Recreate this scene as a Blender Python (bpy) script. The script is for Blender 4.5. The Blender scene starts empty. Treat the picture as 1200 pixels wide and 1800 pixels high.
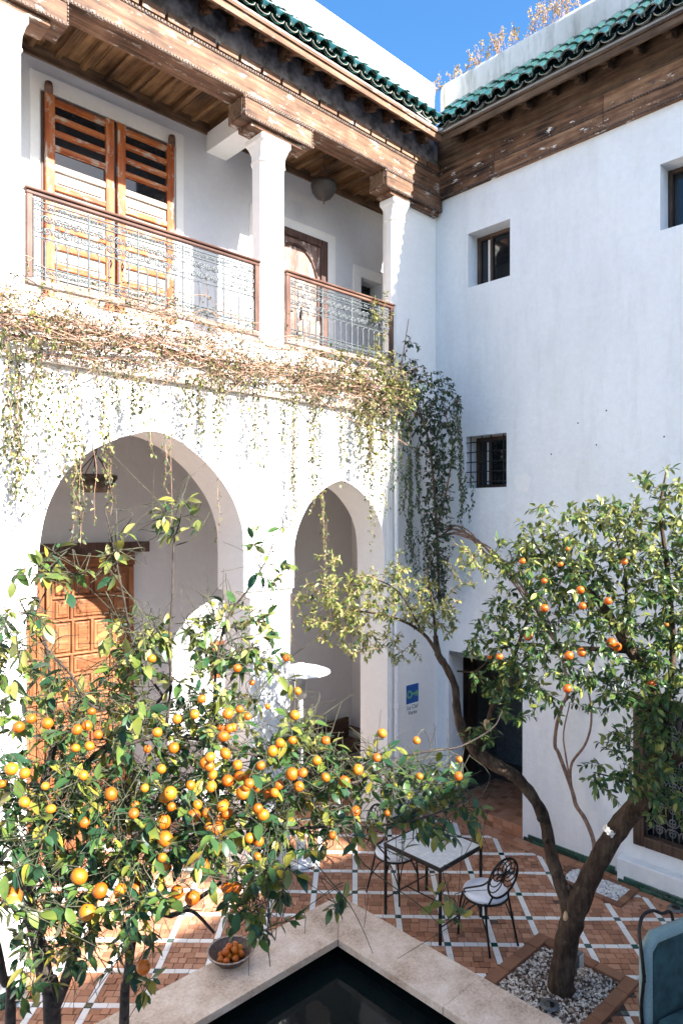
import bpy, math, random
import numpy as np
from mathutils import Vector, Matrix, Quaternion

R = random.Random(11)
PI = math.pi
SC = bpy.context.scene
COL = SC.collection

# ------------------------------------------------------------------ camera, sky, sun, exposure
EYE = 4.1
cam = bpy.data.cameras.new('camera')
cam.sensor_fit = 'HORIZONTAL'; cam.sensor_width = 24.0; cam.lens = 24.0
cam.shift_y = 12.0 / 1200.0
cam.clip_start = 0.05; cam.clip_end = 500
cam_o = bpy.data.objects.new('camera', cam); COL.objects.link(cam_o)
cam_o.location = (0, 0, EYE); cam_o.rotation_euler = (PI / 2, 0, -math.radians(43.8))
SC.camera = cam_o

SUN_DIR = Vector((-0.14, 1.0, -0.71)).normalized()          # the way the light travels
world = bpy.data.worlds.new('World'); SC.world = world; world.use_nodes = True
wn = world.node_tree; bg = wn.nodes['Background']
sky = wn.nodes.new('ShaderNodeTexSky'); sky.sky_type = 'NISHITA'; sky.sun_disc = False
sky.sun_elevation = math.asin(-SUN_DIR.z)
sky.sun_rotation = math.atan2(-SUN_DIR.x, -SUN_DIR.y)
sky.air_density = 1.0; sky.dust_density = 1.2; sky.ozone_density = 2.0
hsv = wn.nodes.new('ShaderNodeHueSaturation'); hsv.inputs['Saturation'].default_value = 1.3
wn.links.new(sky.outputs[0], hsv.inputs['Color']); wn.links.new(hsv.outputs[0], bg.inputs[0]); bg.inputs[1].default_value = 0.07
sun = bpy.data.lights.new('sun', 'SUN'); sun.energy = 4.3; sun.angle = math.radians(0.5); sun.color = (1.0, 0.955, 0.89)
sun_o = bpy.data.objects.new('sun', sun); COL.objects.link(sun_o); sun_o.location = (3, -12, 14)
sun_o.rotation_euler = SUN_DIR.to_track_quat('-Z', 'Y').to_euler()
SC.view_settings.view_transform = 'Standard'; SC.view_settings.look = 'None'
SC.view_settings.exposure = 2.42; SC.view_settings.gamma = 1.0
SC.view_settings.use_curve_mapping = False
SC.render.engine = 'CYCLES'
SC.cycles.max_bounces = 8; SC.cycles.diffuse_bounces = 5; SC.cycles.transparent_max_bounces = 8

# ------------------------------------------------------------------ measuring the place (pixel of the photo -> point at a real depth)
_A = math.radians(46.2)
def ray(px, py):
    cx = (px - 600) / 1200; cz = (912 - py) / 1200
    return Vector((cx * math.sin(_A) + math.cos(_A), -cx * math.cos(_A) + math.sin(_A), cz))
def onY(px, py, Y): r = ray(px, py); t = Y / r.y; return Vector((r.x * t, Y, EYE + r.z * t))
def onX(px, py, X): r = ray(px, py); t = X / r.x; return Vector((X, r.y * t, EYE + r.z * t))
def onZ(px, py, Z): r = ray(px, py); t = (Z - EYE) / r.z; return Vector((r.x * t, r.y * t, Z))
def at(px, py, d): r = ray(px, py); return Vector((r.x * d, r.y * d, EYE + r.z * d))
def to_px(p):
    cx = p[0] * math.sin(_A) - p[1] * math.cos(_A); cy = p[0] * math.cos(_A) + p[1] * math.sin(_A)
    if cy < 0.1: return None
    return 600 + 1200 * cx / cy, 912 - 1200 * (p[2] - EYE) / cy, cy

# ------------------------------------------------------------------ mesh builder and scene graph
class MB:
    def __init__(s): s.v = []; s.f = []; s.r = []; s.sm = []
    def add(s, vs, fs, r=0.0, smooth=False):
        b = len(s.v); s.v.extend([tuple(q) for q in vs]); s.r.extend([r] * len(vs))
        for f in fs: s.f.append(tuple(b + i for i in f)); s.sm.append(smooth)
    def box(s, x0, x1, y0, y1, z0, z1, r=0.0, bottom=True):
        vs = [(x0, y0, z0), (x1, y0, z0), (x1, y1, z0), (x0, y1, z0), (x0, y0, z1), (x1, y0, z1), (x1, y1, z1), (x0, y1, z1)]
        fs = [(4, 5, 6, 7), (0, 1, 5, 4), (1, 2, 6, 5), (2, 3, 7, 6), (3, 0, 4, 7)]
        if bottom: fs.append((3, 2, 1, 0))
        s.add(vs, fs, r); return s
    def hexa(s, p, r=0.0):       # 8 points: bottom ring then top ring
        s.add(p, [(4, 5, 6, 7), (0, 1, 5, 4), (1, 2, 6, 5), (2, 3, 7, 6), (3, 0, 4, 7), (3, 2, 1, 0)], r); return s
    def poly_prism(s, pts, d, r=0.0, smooth=False):   # pts: 3D ring, d: extrusion vector
        n = len(pts); d = Vector(d); a = [Vector(p) for p in pts]; b = [p + d for p in a]
        s.add(a + b, [tuple(range(n))[::-1], tuple(range(n, 2 * n))], r)
        s.add(a + b, [(i, (i + 1) % n, n + (i + 1) % n, n + i) for i in range(n)], r, smooth); return s
    def tube(s, pts, rad, n=6, r=0.0, cap=True, smooth=True, wob=0.0):
        P = [Vector(p) for p in pts]; k = len(P)
        if not hasattr(rad, '__len__'): rad = [rad] * k
        T = []
        for i in range(k):
            t = P[min(i + 1, k - 1)] - P[max(i - 1, 0)]
            T.append(t.normalized() if t.length > 1e-9 else Vector((0, 0, 1)))
        up = Vector((0, 0, 1)) if abs(T[0].z) < 0.9 else Vector((1, 0, 0))
        u = T[0].cross(up).normalized(); vs = []
        for i in range(k):
            u = (u - T[i] * u.dot(T[i]))
            u = u.normalized() if u.length > 1e-6 else T[i].orthogonal().normalized()
            w = T[i].cross(u)
            for j in range(n):
                a = 2 * PI * j / n
                q = rad[i] * (1 + (R.uniform(-wob, wob) if wob else 0))
                vs.append(P[i] + u * (math.cos(a) * q) + w * (math.sin(a) * q))
        fs = [(i * n + j, i * n + (j + 1) % n, (i + 1) * n + (j + 1) % n, (i + 1) * n + j) for i in range(k - 1) for j in range(n)]
        s.add(vs, fs, r, smooth)
        if cap:
            s.add(vs[:n], [tuple(range(n))[::-1]], r); s.add(vs[-n:], [tuple(range(n))], r)
        return s
    def lathe(s, prof, c=(0, 0, 0), n=16, r=0.0, smooth=True):
        vs = [(c[0] + q * math.cos(2 * PI * j / n), c[1] + q * math.sin(2 * PI * j / n), c[2] + z) for q, z in prof for j in range(n)]
        k = len(prof)
        s.add(vs, [(i * n + j, i * n + (j + 1) % n, (i + 1) * n + (j + 1) % n, (i + 1) * n + j) for i in range(k - 1) for j in range(n)], r, smooth)
        return s
    def leaf(s, o, d, up, L, W, curl=0.15, fold=0.25, r=0.0, seg=3):
        d = d.normalized(); side = d.cross(up)
        side = side.normalized() if side.length > 1e-5 else d.orthogonal().normalized()
        nrm = side.cross(d).normalized(); vs = [o]
        for i in range(1, seg + 1):
            t = i / (seg + 0.0)
            c = o + d * (L * t * (1 - 0.25 * curl * t)) - nrm * (curl * L * t * t)
            if i == seg: vs.append(c); break
            w = W * 0.5 * math.sin(PI * t ** 0.85) ** 0.8
            vs += [c - side * w + nrm * (fold * w), c, c + side * w + nrm * (fold * w)]
        fs = [(0, 2, 1), (0, 3, 2)]
        for i in range(seg - 2):
            a = 1 + 3 * i
            fs += [(a, a + 1, a + 4, a + 3), (a + 1, a + 2, a + 5, a + 4)]
        a = 1 + 3 * (seg - 2); e = len(vs) - 1
        fs += [(a, a + 1, e), (a + 1, a + 2, e)]
        s.add(vs, fs, r, True)
    def mesh(s, name, off=(0, 0, 0)):
        me = bpy.data.meshes.new(name)
        if s.v:
            a = np.array(s.v, dtype=float) - np.array(off)
            me.from_pydata(a.tolist(), [], s.f); me.update()
            me.polygons.foreach_set('use_smooth', s.sm)
            at_ = me.attributes.new('rnd', 'FLOAT', 'POINT'); at_.data.foreach_set('value', s.r)
        return me

WL = {}
def wloc(o): return WL.get(o.name, Vector((0, 0, 0))) if o else Vector((0, 0, 0))
def props(o, label=None, cat=None, group=None, kind=None):
    if label: o['label'] = label
    if cat: o['category'] = cat
    if group: o['group'] = group
    if kind: o['kind'] = kind
    return o
def root(name, label, cat, loc=(0, 0, 0), group=None, rz=0.0):
    o = bpy.data.objects.new(name, None); COL.objects.link(o); o.empty_display_size = 0.1
    o.location = loc; o.rotation_euler = (0, 0, rz); WL[o.name] = Vector(loc)
    return props(o, label, cat, group)
def link(name, me, parent=None, mat=None):
    if mat is not None and not me.materials: me.materials.append(mat)
    o = bpy.data.objects.new(name, me); COL.objects.link(o)
    if parent is not None: o.parent = parent
    return o
def build(name, mb, mat, parent=None, local=False, bevel=0.0, kind=None, label=None, origin=None):
    """link a mesh given in world coordinates (or in the parent's own, local=True) as ONE object"""
    base = Vector((0, 0, 0)) if local else wloc(parent)
    org = Vector(origin) if origin is not None else base
    o = link(name, mb.mesh(name, org), parent, mat)
    o.location = org - base; WL[o.name] = org if not local else base
    if bevel:
        m = o.modifiers.new('bevel', 'BEVEL'); m.width = bevel; m.segments = 2; m.limit_method = 'ANGLE'; m.angle_limit = 0.9
    return props(o, label, None, None, kind)
def inst(name, me, parent, loc, rot=None, scale=None, local=False):
    """one more object on a shared mesh, world location"""
    o = link(name, me, parent)
    o.location = Vector(loc) if local else Vector(loc) - wloc(parent)
    if rot is not None:
        if isinstance(rot, Quaternion): o.rotation_mode = 'QUATERNION'; o.rotation_quaternion = rot
        else: o.rotation_euler = rot
    if scale is not None: o.scale = scale if hasattr(scale, '__len__') else (scale,) * 3
    WL[o.name] = Vector(loc); return o
def copy_tree(o, parent=None):
    c = o.copy(); COL.objects.link(c)
    if parent: c.parent = parent
    for ch in list(o.children): copy_tree(ch, c)
    return c
def spline(pts, n=6):
    P = [Vector(p) for p in pts]; P = [P[0] * 2 - P[1]] + P + [P[-1] * 2 - P[-2]]; out = []
    for i in range(1, len(P) - 2):
        for j in range(n):
            t = j / n
            out.append(0.5 * ((2 * P[i]) + (P[i + 1] - P[i - 1]) * t + (2 * P[i - 1] - 5 * P[i] + 4 * P[i + 1] - P[i + 2]) * t * t + (3 * P[i] - P[i - 1] - 3 * P[i + 1] + P[i + 2]) * t ** 3))
    out.append(P[-2]); return out
def lerpl(a, b, n): return [a + (b - a) * i / (n - 1) for i in range(n)]

# ------------------------------------------------------------------ materials
def nmat(name):
    m = bpy.data.materials.new(name); m.use_nodes = True
    nt = m.node_tree; return m, nt, nt.nodes['Principled BSDF']
def N(nt, t, **k):
    n = nt.nodes.new(t)
    for a, b in k.items(): setattr(n, a, b)
    return n
def noise(nt, vec, scale, detail=4, rough=0.55):
    n = N(nt, 'ShaderNodeTexNoise'); n.inputs['Scale'].default_value = scale; n.inputs['Detail'].default_value = detail; n.inputs['Roughness'].default_value = rough
    if vec is not None: nt.links.new(vec, n.inputs['Vector'])
    return n.outputs['Fac']
def ramp(nt, fac, stops):
    n = N(nt, 'ShaderNodeValToRGB'); e = n.color_ramp.elements
    while len(e) < len(stops): e.new(0.5)
    for el, (p, c) in zip(e, stops): el.position = p; el.color = (*c, 1) if len(c) == 3 else c
    nt.links.new(fac, n.inputs[0]); return n.outputs[0]
def mixc(nt, fac, a, b, mode='MIX'):
    n = N(nt, 'ShaderNodeMix', data_type='RGBA', blend_type=mode)
    for s, x in ((0, fac), (6, a), (7, b)):
        if hasattr(x, 'type') or hasattr(x, 'links'): nt.links.new(x, n.inputs[s])
        else: n.inputs[s].default_value = x if not hasattr(x, '__len__') else ((*x, 1) if len(x) == 3 else x)
    return n.outputs[2]
def math_(nt, op, a, b=0.0):
    n = N(nt, 'ShaderNodeMath', operation=op)
    for i, x in enumerate((a, b)):
        if hasattr(x, 'links'): nt.links.new(x, n.inputs[i])
        else: n.inputs[i].default_value = x
    return n.outputs[0]
def bump(nt, bsdf, h, strength=0.3, dist=0.01):
    n = N(nt, 'ShaderNodeBump'); n.inputs['Strength'].default_value = strength; n.inputs['Distance'].default_value = dist
    nt.links.new(h, n.inputs['Height']); nt.links.new(n.outputs[0], bsdf.inputs['Normal'])
def pos(nt): return N(nt, 'ShaderNodeNewGeometry').outputs['Position']
def objco(nt): return N(nt, 'ShaderNodeTexCoord').outputs['Object']
def scaled(nt, vec, s, rot=(0, 0, 0)):
    n = N(nt, 'ShaderNodeMapping'); n.inputs['Scale'].default_value = s; n.inputs['Rotation'].default_value = rot
    nt.links.new(vec, n.inputs[0]); return n.outputs[0]
def pick(nt):      # a number of its own for every piece: object random plus the piece's own value
    a = N(nt, 'ShaderNodeAttribute', attribute_name='rnd').outputs['Fac']; o = N(nt, 'ShaderNodeObjectInfo').outputs['Random']
    return math_(nt, 'FRACT', math_(nt, 'ADD', a, o))

def plaster(name, col, stain=(0.62, 0.60, 0.56), amount=0.35, rough=0.9, bmp=0.35, grime=0.0):
    m, nt, b = nmat(name); p = pos(nt)
    big = ramp(nt, noise(nt, scaled(nt, p, (1, 1, 0.55)), 0.9, 6, 0.6), [(0.42, (0, 0, 0)), (0.72, (1, 1, 1))])
    fine = ramp(nt, noise(nt, p, 14, 5, 0.65), [(0.35, (0.95, 0.95, 0.95)), (0.65, (1, 1, 1))])
    c = mixc(nt, math_(nt, 'MULTIPLY', big, amount), col, stain)
    c = mixc(nt, 1.0, c, fine, 'MULTIPLY')
    if grime:
        st = ramp(nt, noise(nt, scaled(nt, p, (2.2, 2.2, 0.35)), 2.0, 7, 0.7), [(0.5, (0, 0, 0)), (0.68, (1, 1, 1))])
        c = mixc(nt, math_(nt, 'MULTIPLY', st, grime), c, (0.26, 0.24, 0.20))
    nt.links.new(c, b.inputs['Base Color']); b.inputs['Roughness'].default_value = rough
    b.inputs['Specular IOR Level'].default_value = 0.25
    h = math_(nt, 'ADD', math_(nt, 'MULTIPLY', noise(nt, p, 1.7, 4, 0.6), 3.0), math_(nt, 'ADD', math_(nt, 'MULTIPLY', noise(nt, scaled(nt, p, (1, 1, 0.4)), 11, 4, 0.7), 0.8), math_(nt, 'MULTIPLY', noise(nt, p, 70, 3, 0.7), 0.22)))
    bump(nt, b, h, bmp, 0.012); return m

def wood(name, dark, mid, light, axis='X', rough=0.65, flake=0.0, flakecol=(0.75, 0.70, 0.64), scale=1.0):
    m, nt, b = nmat(name); p = pos(nt)
    s = {'X': (1.6, 22, 22), 'Y': (22, 1.6, 22), 'Z': (22, 22, 1.6)}[axis]
    s = tuple(q * scale for q in s)
    g = noise(nt, scaled(nt, p, s), 1.0, 6, 0.65)
    blot = noise(nt, p, 2.6, 5, 0.6)
    f = math_(nt, 'ADD', math_(nt, 'MULTIPLY', g, 0.62), math_(nt, 'MULTIPLY', blot, 0.42))
    f = math_(nt, 'ADD', f, math_(nt, 'MULTIPLY', math_(nt, 'SUBTRACT', pick(nt), 0.5), 0.10))
    c = ramp(nt, f, [(0.38, dark), (0.52, mid), (0.68, light)])
    if flake:
        fl = ramp(nt, noise(nt, scaled(nt, p, tuple(3.0 if q < 10 else 7.0 for q in s)), 1.6, 7, 0.7), [(0.56 - 0.1 * flake, (0, 0, 0)), (0.62 - 0.06 * flake, (1, 1, 1))])
        c = mixc(nt, fl, c, flakecol)
    nt.links.new(c, b.inputs['Base Color']); b.inputs['Roughness'].default_value = rough
    b.inputs['Specular IOR Level'].default_value = 0.3
    bump(nt, b, math_(nt, 'ADD', g, math_(nt, 'MULTIPLY', blot, 0.5)), 0.5, 0.006); return m

def pieces(name, stops, rough=0.6, coat=0.0, mottle=0.35, bmp=0.25, nscale=16, rvar=0.0):
    """tiles, bricks, pebbles, leaves: one tone per piece out of a list, with mottling"""
    m, nt, b = nmat(name); p = pos(nt)
    f = math_(nt, 'ADD', math_(nt, 'MULTIPLY', pick(nt), 1 - mottle), math_(nt, 'MULTIPLY', noise(nt, p, nscale, 5, 0.65), mottle))
    nt.links.new(ramp(nt, f, stops), b.inputs['Base Color'])
    b.inputs['Roughness'].default_value = rough; b.inputs['Coat Weight'].default_value = coat; b.inputs['Coat Roughness'].default_value = 0.08
    if rvar:
        nt.links.new(math_(nt, 'ADD', math_(nt, 'MULTIPLY', noise(nt, p, 9, 4), rvar), rough - rvar / 2), b.inputs['Roughness'])
    bump(nt, b, noise(nt, p, nscale * 4, 4), bmp, 0.004); return m

def plain(name, col, rough=0.5, metal=0.0, var=0.25, nscale=30, bmp=0.0, coat=0.0, spec=0.5):
    m, nt, b = nmat(name); p = pos(nt)
    lo = tuple(q * (1 - var) for q in col); hi = tuple(min(1, q * (1 + var)) for q in col)
    nt.links.new(ramp(nt, noise(nt, p, nscale, 4), [(0.35, lo), (0.65, hi)]), b.inputs['Base Color'])
    b.inputs['Roughness'].default_value = rough; b.inputs['Metallic'].default_value = metal
    b.inputs['Coat Weight'].default_value = coat; b.inputs['Specular IOR Level'].default_value = spec
    if bmp: bump(nt, b, noise(nt, p, nscale * 2, 4), bmp, 0.004)
    return m

def leafmat(name, stops, trans=0.3, rough=0.38, mottle=0.25, nscale=30):
    m, nt, b = nmat(name); p = pos(nt)
    f = math_(nt, 'ADD', math_(nt, 'MULTIPLY', pick(nt), 1 - mottle), math_(nt, 'MULTIPLY', noise(nt, p, nscale, 4, 0.6), mottle))
    c = ramp(nt, f, stops)
    nt.links.new(c, b.inputs['Base Color']); b.inputs['Roughness'].default_value = rough
    tr = N(nt, 'ShaderNodeBsdfTranslucent')
    nt.links.new(mixc(nt, 0.5, c, (0.9, 0.95, 0.25), 'MULTIPLY'), tr.inputs[0]) if False else nt.links.new(c, tr.inputs[0])
    mx = N(nt, 'ShaderNodeMixShader'); mx.inputs[0].default_value = trans
    nt.links.new(b.outputs[0], mx.inputs[1]); nt.links.new(tr.outputs[0], mx.inputs[2])
    nt.links.new(mx.outputs[0], nt.nodes['Material Output'].inputs[0]); return m

M = {}
M['white'] = plaster('white_plaster', (0.83, 0.82, 0.79), (0.74, 0.71, 0.66), 0.30)
M['wallR'] = plaster('limewashed_plaster', (0.84, 0.86, 0.865), (0.72, 0.735, 0.735), 0.75, bmp=1.0, grime=0.10)
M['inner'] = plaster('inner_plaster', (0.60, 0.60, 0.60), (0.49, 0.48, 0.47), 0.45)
M['parL'] = plaster('parapet_plaster', (0.80, 0.78, 0.73), (0.68, 0.65, 0.58), 0.4)
M['parR'] = plaster('weathered_parapet_plaster', (0.72, 0.70, 0.66), (0.44, 0.41, 0.36), 0.85, grime=0.85)
M['patch'] = plaster('fresh_filler_plaster', (0.88, 0.88, 0.86), (0.86, 0.86, 0.85), 0.2, bmp=0.15)
M['beam'] = wood('weathered_cedar', (0.040, 0.020, 0.012), (0.145, 0.075, 0.042), (0.27, 0.165, 0.105), 'X', 0.7, flake=-0.15, flakecol=(0.36, 0.32, 0.28))
M['beamdark'] = wood('dark_cedar', (0.045, 0.027, 0.018), (0.14, 0.085, 0.05), (0.26, 0.17, 0.105), 'X', 0.7)
M['beamR'] = wood('soot_patched_cedar', (0.018, 0.012, 0.010), (0.15, 0.075, 0.040), (0.33, 0.195, 0.115), 'Y', 0.7, flake=-0.45)  # right eave cedar: dark soot patches, brown grain, pale flakes
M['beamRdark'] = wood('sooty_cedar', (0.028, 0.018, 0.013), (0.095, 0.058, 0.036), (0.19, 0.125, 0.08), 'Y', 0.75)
M['joist'] = wood('ceiling_cedar', (0.032, 0.015, 0.007), (0.13, 0.066, 0.028), (0.27, 0.15, 0.066), 'Y', 0.6)
M['bead'] = plain('dark_bead_wood', (0.11, 0.07, 0.05), 0.7, var=0.5)
M['frieze'] = plain('mottled_frieze', (0.20, 0.195, 0.215), 0.9, var=0.6, nscale=9, bmp=0.5)  # mottled blue-grey, darker than the plaster walls
M['rooftile'] = pieces('green_glazed_tile', [(0.1, (0.004, 0.026, 0.022)), (0.45, (0.010, 0.062, 0.052)), (0.75, (0.024, 0.095, 0.088)), (0.95, (0.09, 0.17, 0.15)), (1.0, (0.30, 0.24, 0.17))], 0.22, 0.6, 0.5, 0.3, 12)
M['mortar'] = plaster('lime_mortar', (0.36, 0.33, 0.285), (0.22, 0.195, 0.16), 0.6)
M['terra'] = pieces('terracotta', [(0.05, (0.18, 0.078, 0.044)), (0.28, (0.33, 0.145, 0.076)), (0.55, (0.43, 0.20, 0.110)), (0.82, (0.50, 0.265, 0.160)), (1.0, (0.54, 0.34, 0.24))], 0.55, 0.0, 0.35, 0.5, 22, rvar=0.25)
M['joint'] = plain('floor_mortar', (0.115, 0.075, 0.055), 0.95, var=0.4)
M['wtile'] = pieces('white_marble_strip', [(0.1, (0.72, 0.70, 0.66)), (0.6, (0.82, 0.81, 0.78)), (1.0, (0.86, 0.85, 0.83))], 0.4, 0, 0.3, 0.2, 18)
M['gtile'] = pieces('green_zellige', [(0.1, (0.006, 0.035, 0.026)), (0.6, (0.012, 0.075, 0.052)), (1.0, (0.03, 0.14, 0.10))], 0.2, 0.5, 0.3, 0.25, 20)
M['brick'] = pieces('kerb_brick', [(0.1, (0.13, 0.055, 0.030)), (0.5, (0.24, 0.105, 0.054)), (1.0, (0.34, 0.175, 0.095))], 0.8, 0, 0.45, 0.6, 18)
m, nt, b = nmat('pink_travertine'); p = pos(nt)
f1 = noise(nt, p, 3.5, 7, 0.7); f2 = noise(nt, p, 45, 5, 0.75)
cc = ramp(nt, math_(nt, 'ADD', math_(nt, 'MULTIPLY', f1, 0.6), math_(nt, 'MULTIPLY', f2, 0.4)), [(0.36, (0.30, 0.215, 0.15)), (0.46, (0.54, 0.41, 0.31)), (0.56, (0.69, 0.565, 0.46)), (0.68, (0.79, 0.73, 0.65))])
nt.links.new(cc, b.inputs['Base Color']); b.inputs['Roughness'].default_value = 0.6; bump(nt, b, f2, 0.5, 0.004); M['stone'] = m
M['black'] = plain('black_basin_lining', (0.012, 0.014, 0.014), 0.35, var=0.4)
M['iron'] = plain('black_wrought_iron', (0.022, 0.021, 0.02), 0.45, 0.6, var=0.3)
M['ironL'] = plain('pale_painted_iron', (0.08, 0.094, 0.10), 0.5, 0.1, var=0.3)
M['rail'] = wood('rail_wood', (0.055, 0.022, 0.015), (0.11, 0.052, 0.036), (0.20, 0.115, 0.085), 'X', 0.5)
M['railz'] = wood('rail_post_wood', (0.055, 0.022, 0.015), (0.11, 0.052, 0.036), (0.20, 0.115, 0.085), 'Z', 0.5)
M['greyrail'] = wood('weathered_rail', (0.10, 0.07, 0.055), (0.21, 0.16, 0.14), (0.34, 0.29, 0.27), 'X', 0.7)
M['doorO'] = wood('orange_varnish_wood', (0.19, 0.034, 0.006), (0.32, 0.078, 0.015), (0.42, 0.165, 0.06), 'Z', 0.5, flake=0.22, flakecol=(0.40, 0.32, 0.25))
M['doorOx'] = wood('orange_varnish_rail', (0.19, 0.034, 0.006), (0.32, 0.078, 0.015), (0.42, 0.165, 0.06), 'X', 0.5, flake=0.22, flakecol=(0.40, 0.32, 0.25))
M['doorW'] = wood('faded_painted_panel', (0.25, 0.17, 0.12), (0.38, 0.325, 0.275), (0.48, 0.445, 0.40), 'X', 0.6)
M['doorB'] = wood('pinkish_old_door', (0.14, 0.08, 0.065), (0.24, 0.16, 0.13), (0.34, 0.26, 0.225), 'Z', 0.65, flake=0.12)
M['doorD'] = wood('dark_door_frame', (0.035, 0.018, 0.014), (0.085, 0.045, 0.035), (0.14, 0.085, 0.07), 'Z', 0.6)
M['cedar'] = wood('carved_cedar', (0.10, 0.032, 0.012), (0.21, 0.078, 0.030), (0.32, 0.145, 0.065), 'Z', 0.5)
M['cedarx'] = wood('carved_cedar_rail', (0.10, 0.032, 0.012), (0.21, 0.078, 0.030), (0.32, 0.145, 0.065), 'X', 0.5)
M['winwood'] = wood('window_wood', (0.03, 0.018, 0.012), (0.075, 0.045, 0.03), (0.13, 0.08, 0.055), 'Z', 0.55)
M['glass'] = plain('dark_window_glass', (0.010, 0.013, 0.016), 0.05, 0, var=0.2, spec=0.6)
M['dark'] = plain('dim_space_black', (0.02, 0.018, 0.016), 0.9, var=0.3)  # near-black colour that stands in for missing light behind openings and in holes
M['cushion'] = plain('white_cushion_cloth', (0.80, 0.78, 0.79), 0.9, var=0.06, nscale=60, bmp=0.2)
M['teal'] = plain('teal_cloth', (0.024, 0.070, 0.078), 0.9, var=0.35, nscale=9, bmp=0.0)
for k in ('teal',):
    nt = M[k].node_tree; b = nt.nodes['Principled BSDF']; p = pos(nt)
    bump(nt, b, math_(nt, 'ADD', noise(nt, p, 220, 2), math_(nt, 'MULTIPLY', noise(nt, p, 7, 3), 3.0)), 0.6, 0.006)
M['tealpipe'] = plain('pale_teal_cloth', (0.20, 0.29, 0.29), 0.85, var=0.1, nscale=80)
M['heater'] = plain('white_enamel', (0.78, 0.77, 0.74), 0.35, 0.1, var=0.04)
M['steel'] = plain('brushed_steel', (0.6, 0.58, 0.55), 0.3, 0.9, var=0.1)
M['greymetal'] = plain('grey_cast_metal', (0.16, 0.17, 0.17), 0.45, 0.5, var=0.2)
M['pipe'] = plain('painted_pipe', (0.72, 0.73, 0.74), 0.6, 0, var=0.06)
M['bronze'] = plain('dark_bronze', (0.09, 0.065, 0.05), 0.5, 0.6, var=0.4)
M['lampg'] = plain('smoked_lamp_bowl', (0.035, 0.028, 0.025), 0.6, 0.1, var=0.3, nscale=50)
M['wicker'] = wood('brown_bench_wood', (0.035, 0.02, 0.014), (0.085, 0.05, 0.035), (0.14, 0.09, 0.065), 'X', 0.6)
m, nt, b = nmat('citrus_bark'); p = pos(nt)
f1 = noise(nt, scaled(nt, p, (1, 1, 0.28)), 26, 6, 0.7); f2 = noise(nt, p, 5, 4, 0.6); f3 = noise(nt, p, 70, 4, 0.7)
nt.links.new(ramp(nt, math_(nt, 'ADD', math_(nt, 'MULTIPLY', f1, 0.6), math_(nt, 'MULTIPLY', f2, 0.4)), [(0.36, (0.020, 0.013, 0.009)), (0.48, (0.058, 0.037, 0.025)), (0.58, (0.105, 0.072, 0.048)), (0.70, (0.17, 0.14, 0.10))]), b.inputs['Base Color'])
b.inputs['Roughness'].default_value = 0.95; b.inputs['Specular IOR Level'].default_value = 0.2
bump(nt, b, math_(nt, 'ADD', f1, math_(nt, 'MULTIPLY', f3, 0.5)), 1.0, 0.02); M['bark'] = m
M['barkd'] = plain('dark_citrus_bark', (0.045, 0.033, 0.026), 0.95, var=0.6, nscale=26, bmp=0.8)
M['twig'] = plain('citrus_twig', (0.055, 0.055, 0.032), 0.85, var=0.5)
M['cutwood'] = plain('bare_cut_wood', (0.50, 0.33, 0.18), 0.8, var=0.2)
M['vinebark'] = plain('vine_bark', (0.22, 0.13, 0.09), 0.9, var=0.35, nscale=20, bmp=0.5)
M['drystem'] = plain('dry_vine_stem', (0.36, 0.215, 0.15), 0.9, var=0.35, nscale=20)
M['pebble'] = pieces('white_pebble', [(0.08, (0.05, 0.034, 0.026)), (0.3, (0.26, 0.18, 0.125)), (0.55, (0.55, 0.46, 0.37)), (0.8, (0.78, 0.72, 0.64)), (1.0, (0.84, 0.81, 0.76))], 0.7, 0, 0.15, 0.2, 30)
M['wpebble'] = pieces('bright_pebble', [(0.0, (0.30, 0.29, 0.28)), (0.4, (0.68, 0.67, 0.65)), (1.0, (0.82, 0.82, 0.80))], 0.7, 0, 0.2, 0.2, 30)
M['soil'] = plain('dark_soil', (0.035, 0.026, 0.02), 1.0, var=0.5, nscale=40, bmp=0.6)
M['fruit'] = pieces('orange_peel', [(0.0, (0.43, 0.075, 0.004)), (0.5, (0.47, 0.115, 0.005)), (0.85, (0.50, 0.175, 0.010)), (1.0, (0.42, 0.22, 0.03))], 0.4, 0, 0.35, 0.6, 40)
M['fruitR'] = pieces('deep_orange_peel', [(0.0, (0.46, 0.075, 0.004)), (0.6, (0.52, 0.105, 0.005)), (1.0, (0.52, 0.15, 0.01))], 0.4, 0, 0.3, 0.35, 60)
M['calyx'] = plain('fruit_calyx', (0.09, 0.11, 0.04), 0.8)
M['leafA'] = leafmat('citrus_leaf', [(0.08, (0.016, 0.052, 0.028)), (0.36, (0.036, 0.094, 0.036)), (0.58, (0.080, 0.145, 0.034)), (0.76, (0.19, 0.205, 0.038)), (0.93, (0.42, 0.30, 0.04))], 0.28, 0.33)
M['leafB'] = leafmat('orange_tree_leaf', [(0.08, (0.018, 0.052, 0.022)), (0.42, (0.045, 0.105, 0.030)), (0.68, (0.105, 0.165, 0.038)), (0.88, (0.27, 0.27, 0.055)), (1.0, (0.46, 0.36, 0.07))], 0.28, 0.38)
M['leafY'] = leafmat('sun_tinted_shoot_leaf', [(0.1, (0.09, 0.13, 0.032)), (0.5, (0.22, 0.24, 0.065)), (0.85, (0.38, 0.35, 0.12)), (1.0, (0.48, 0.38, 0.16))], 0.35, 0.45)  # pale yellow for new shoots and for the sunlit look of the tops
M['leafV'] = leafmat('creeper_leaf', [(0.1, (0.030, 0.042, 0.026)), (0.5, (0.075, 0.095, 0.040)), (0.8, (0.17, 0.17, 0.06)), (1.0, (0.28, 0.17, 0.08))], 0.3, 0.5)
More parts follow.
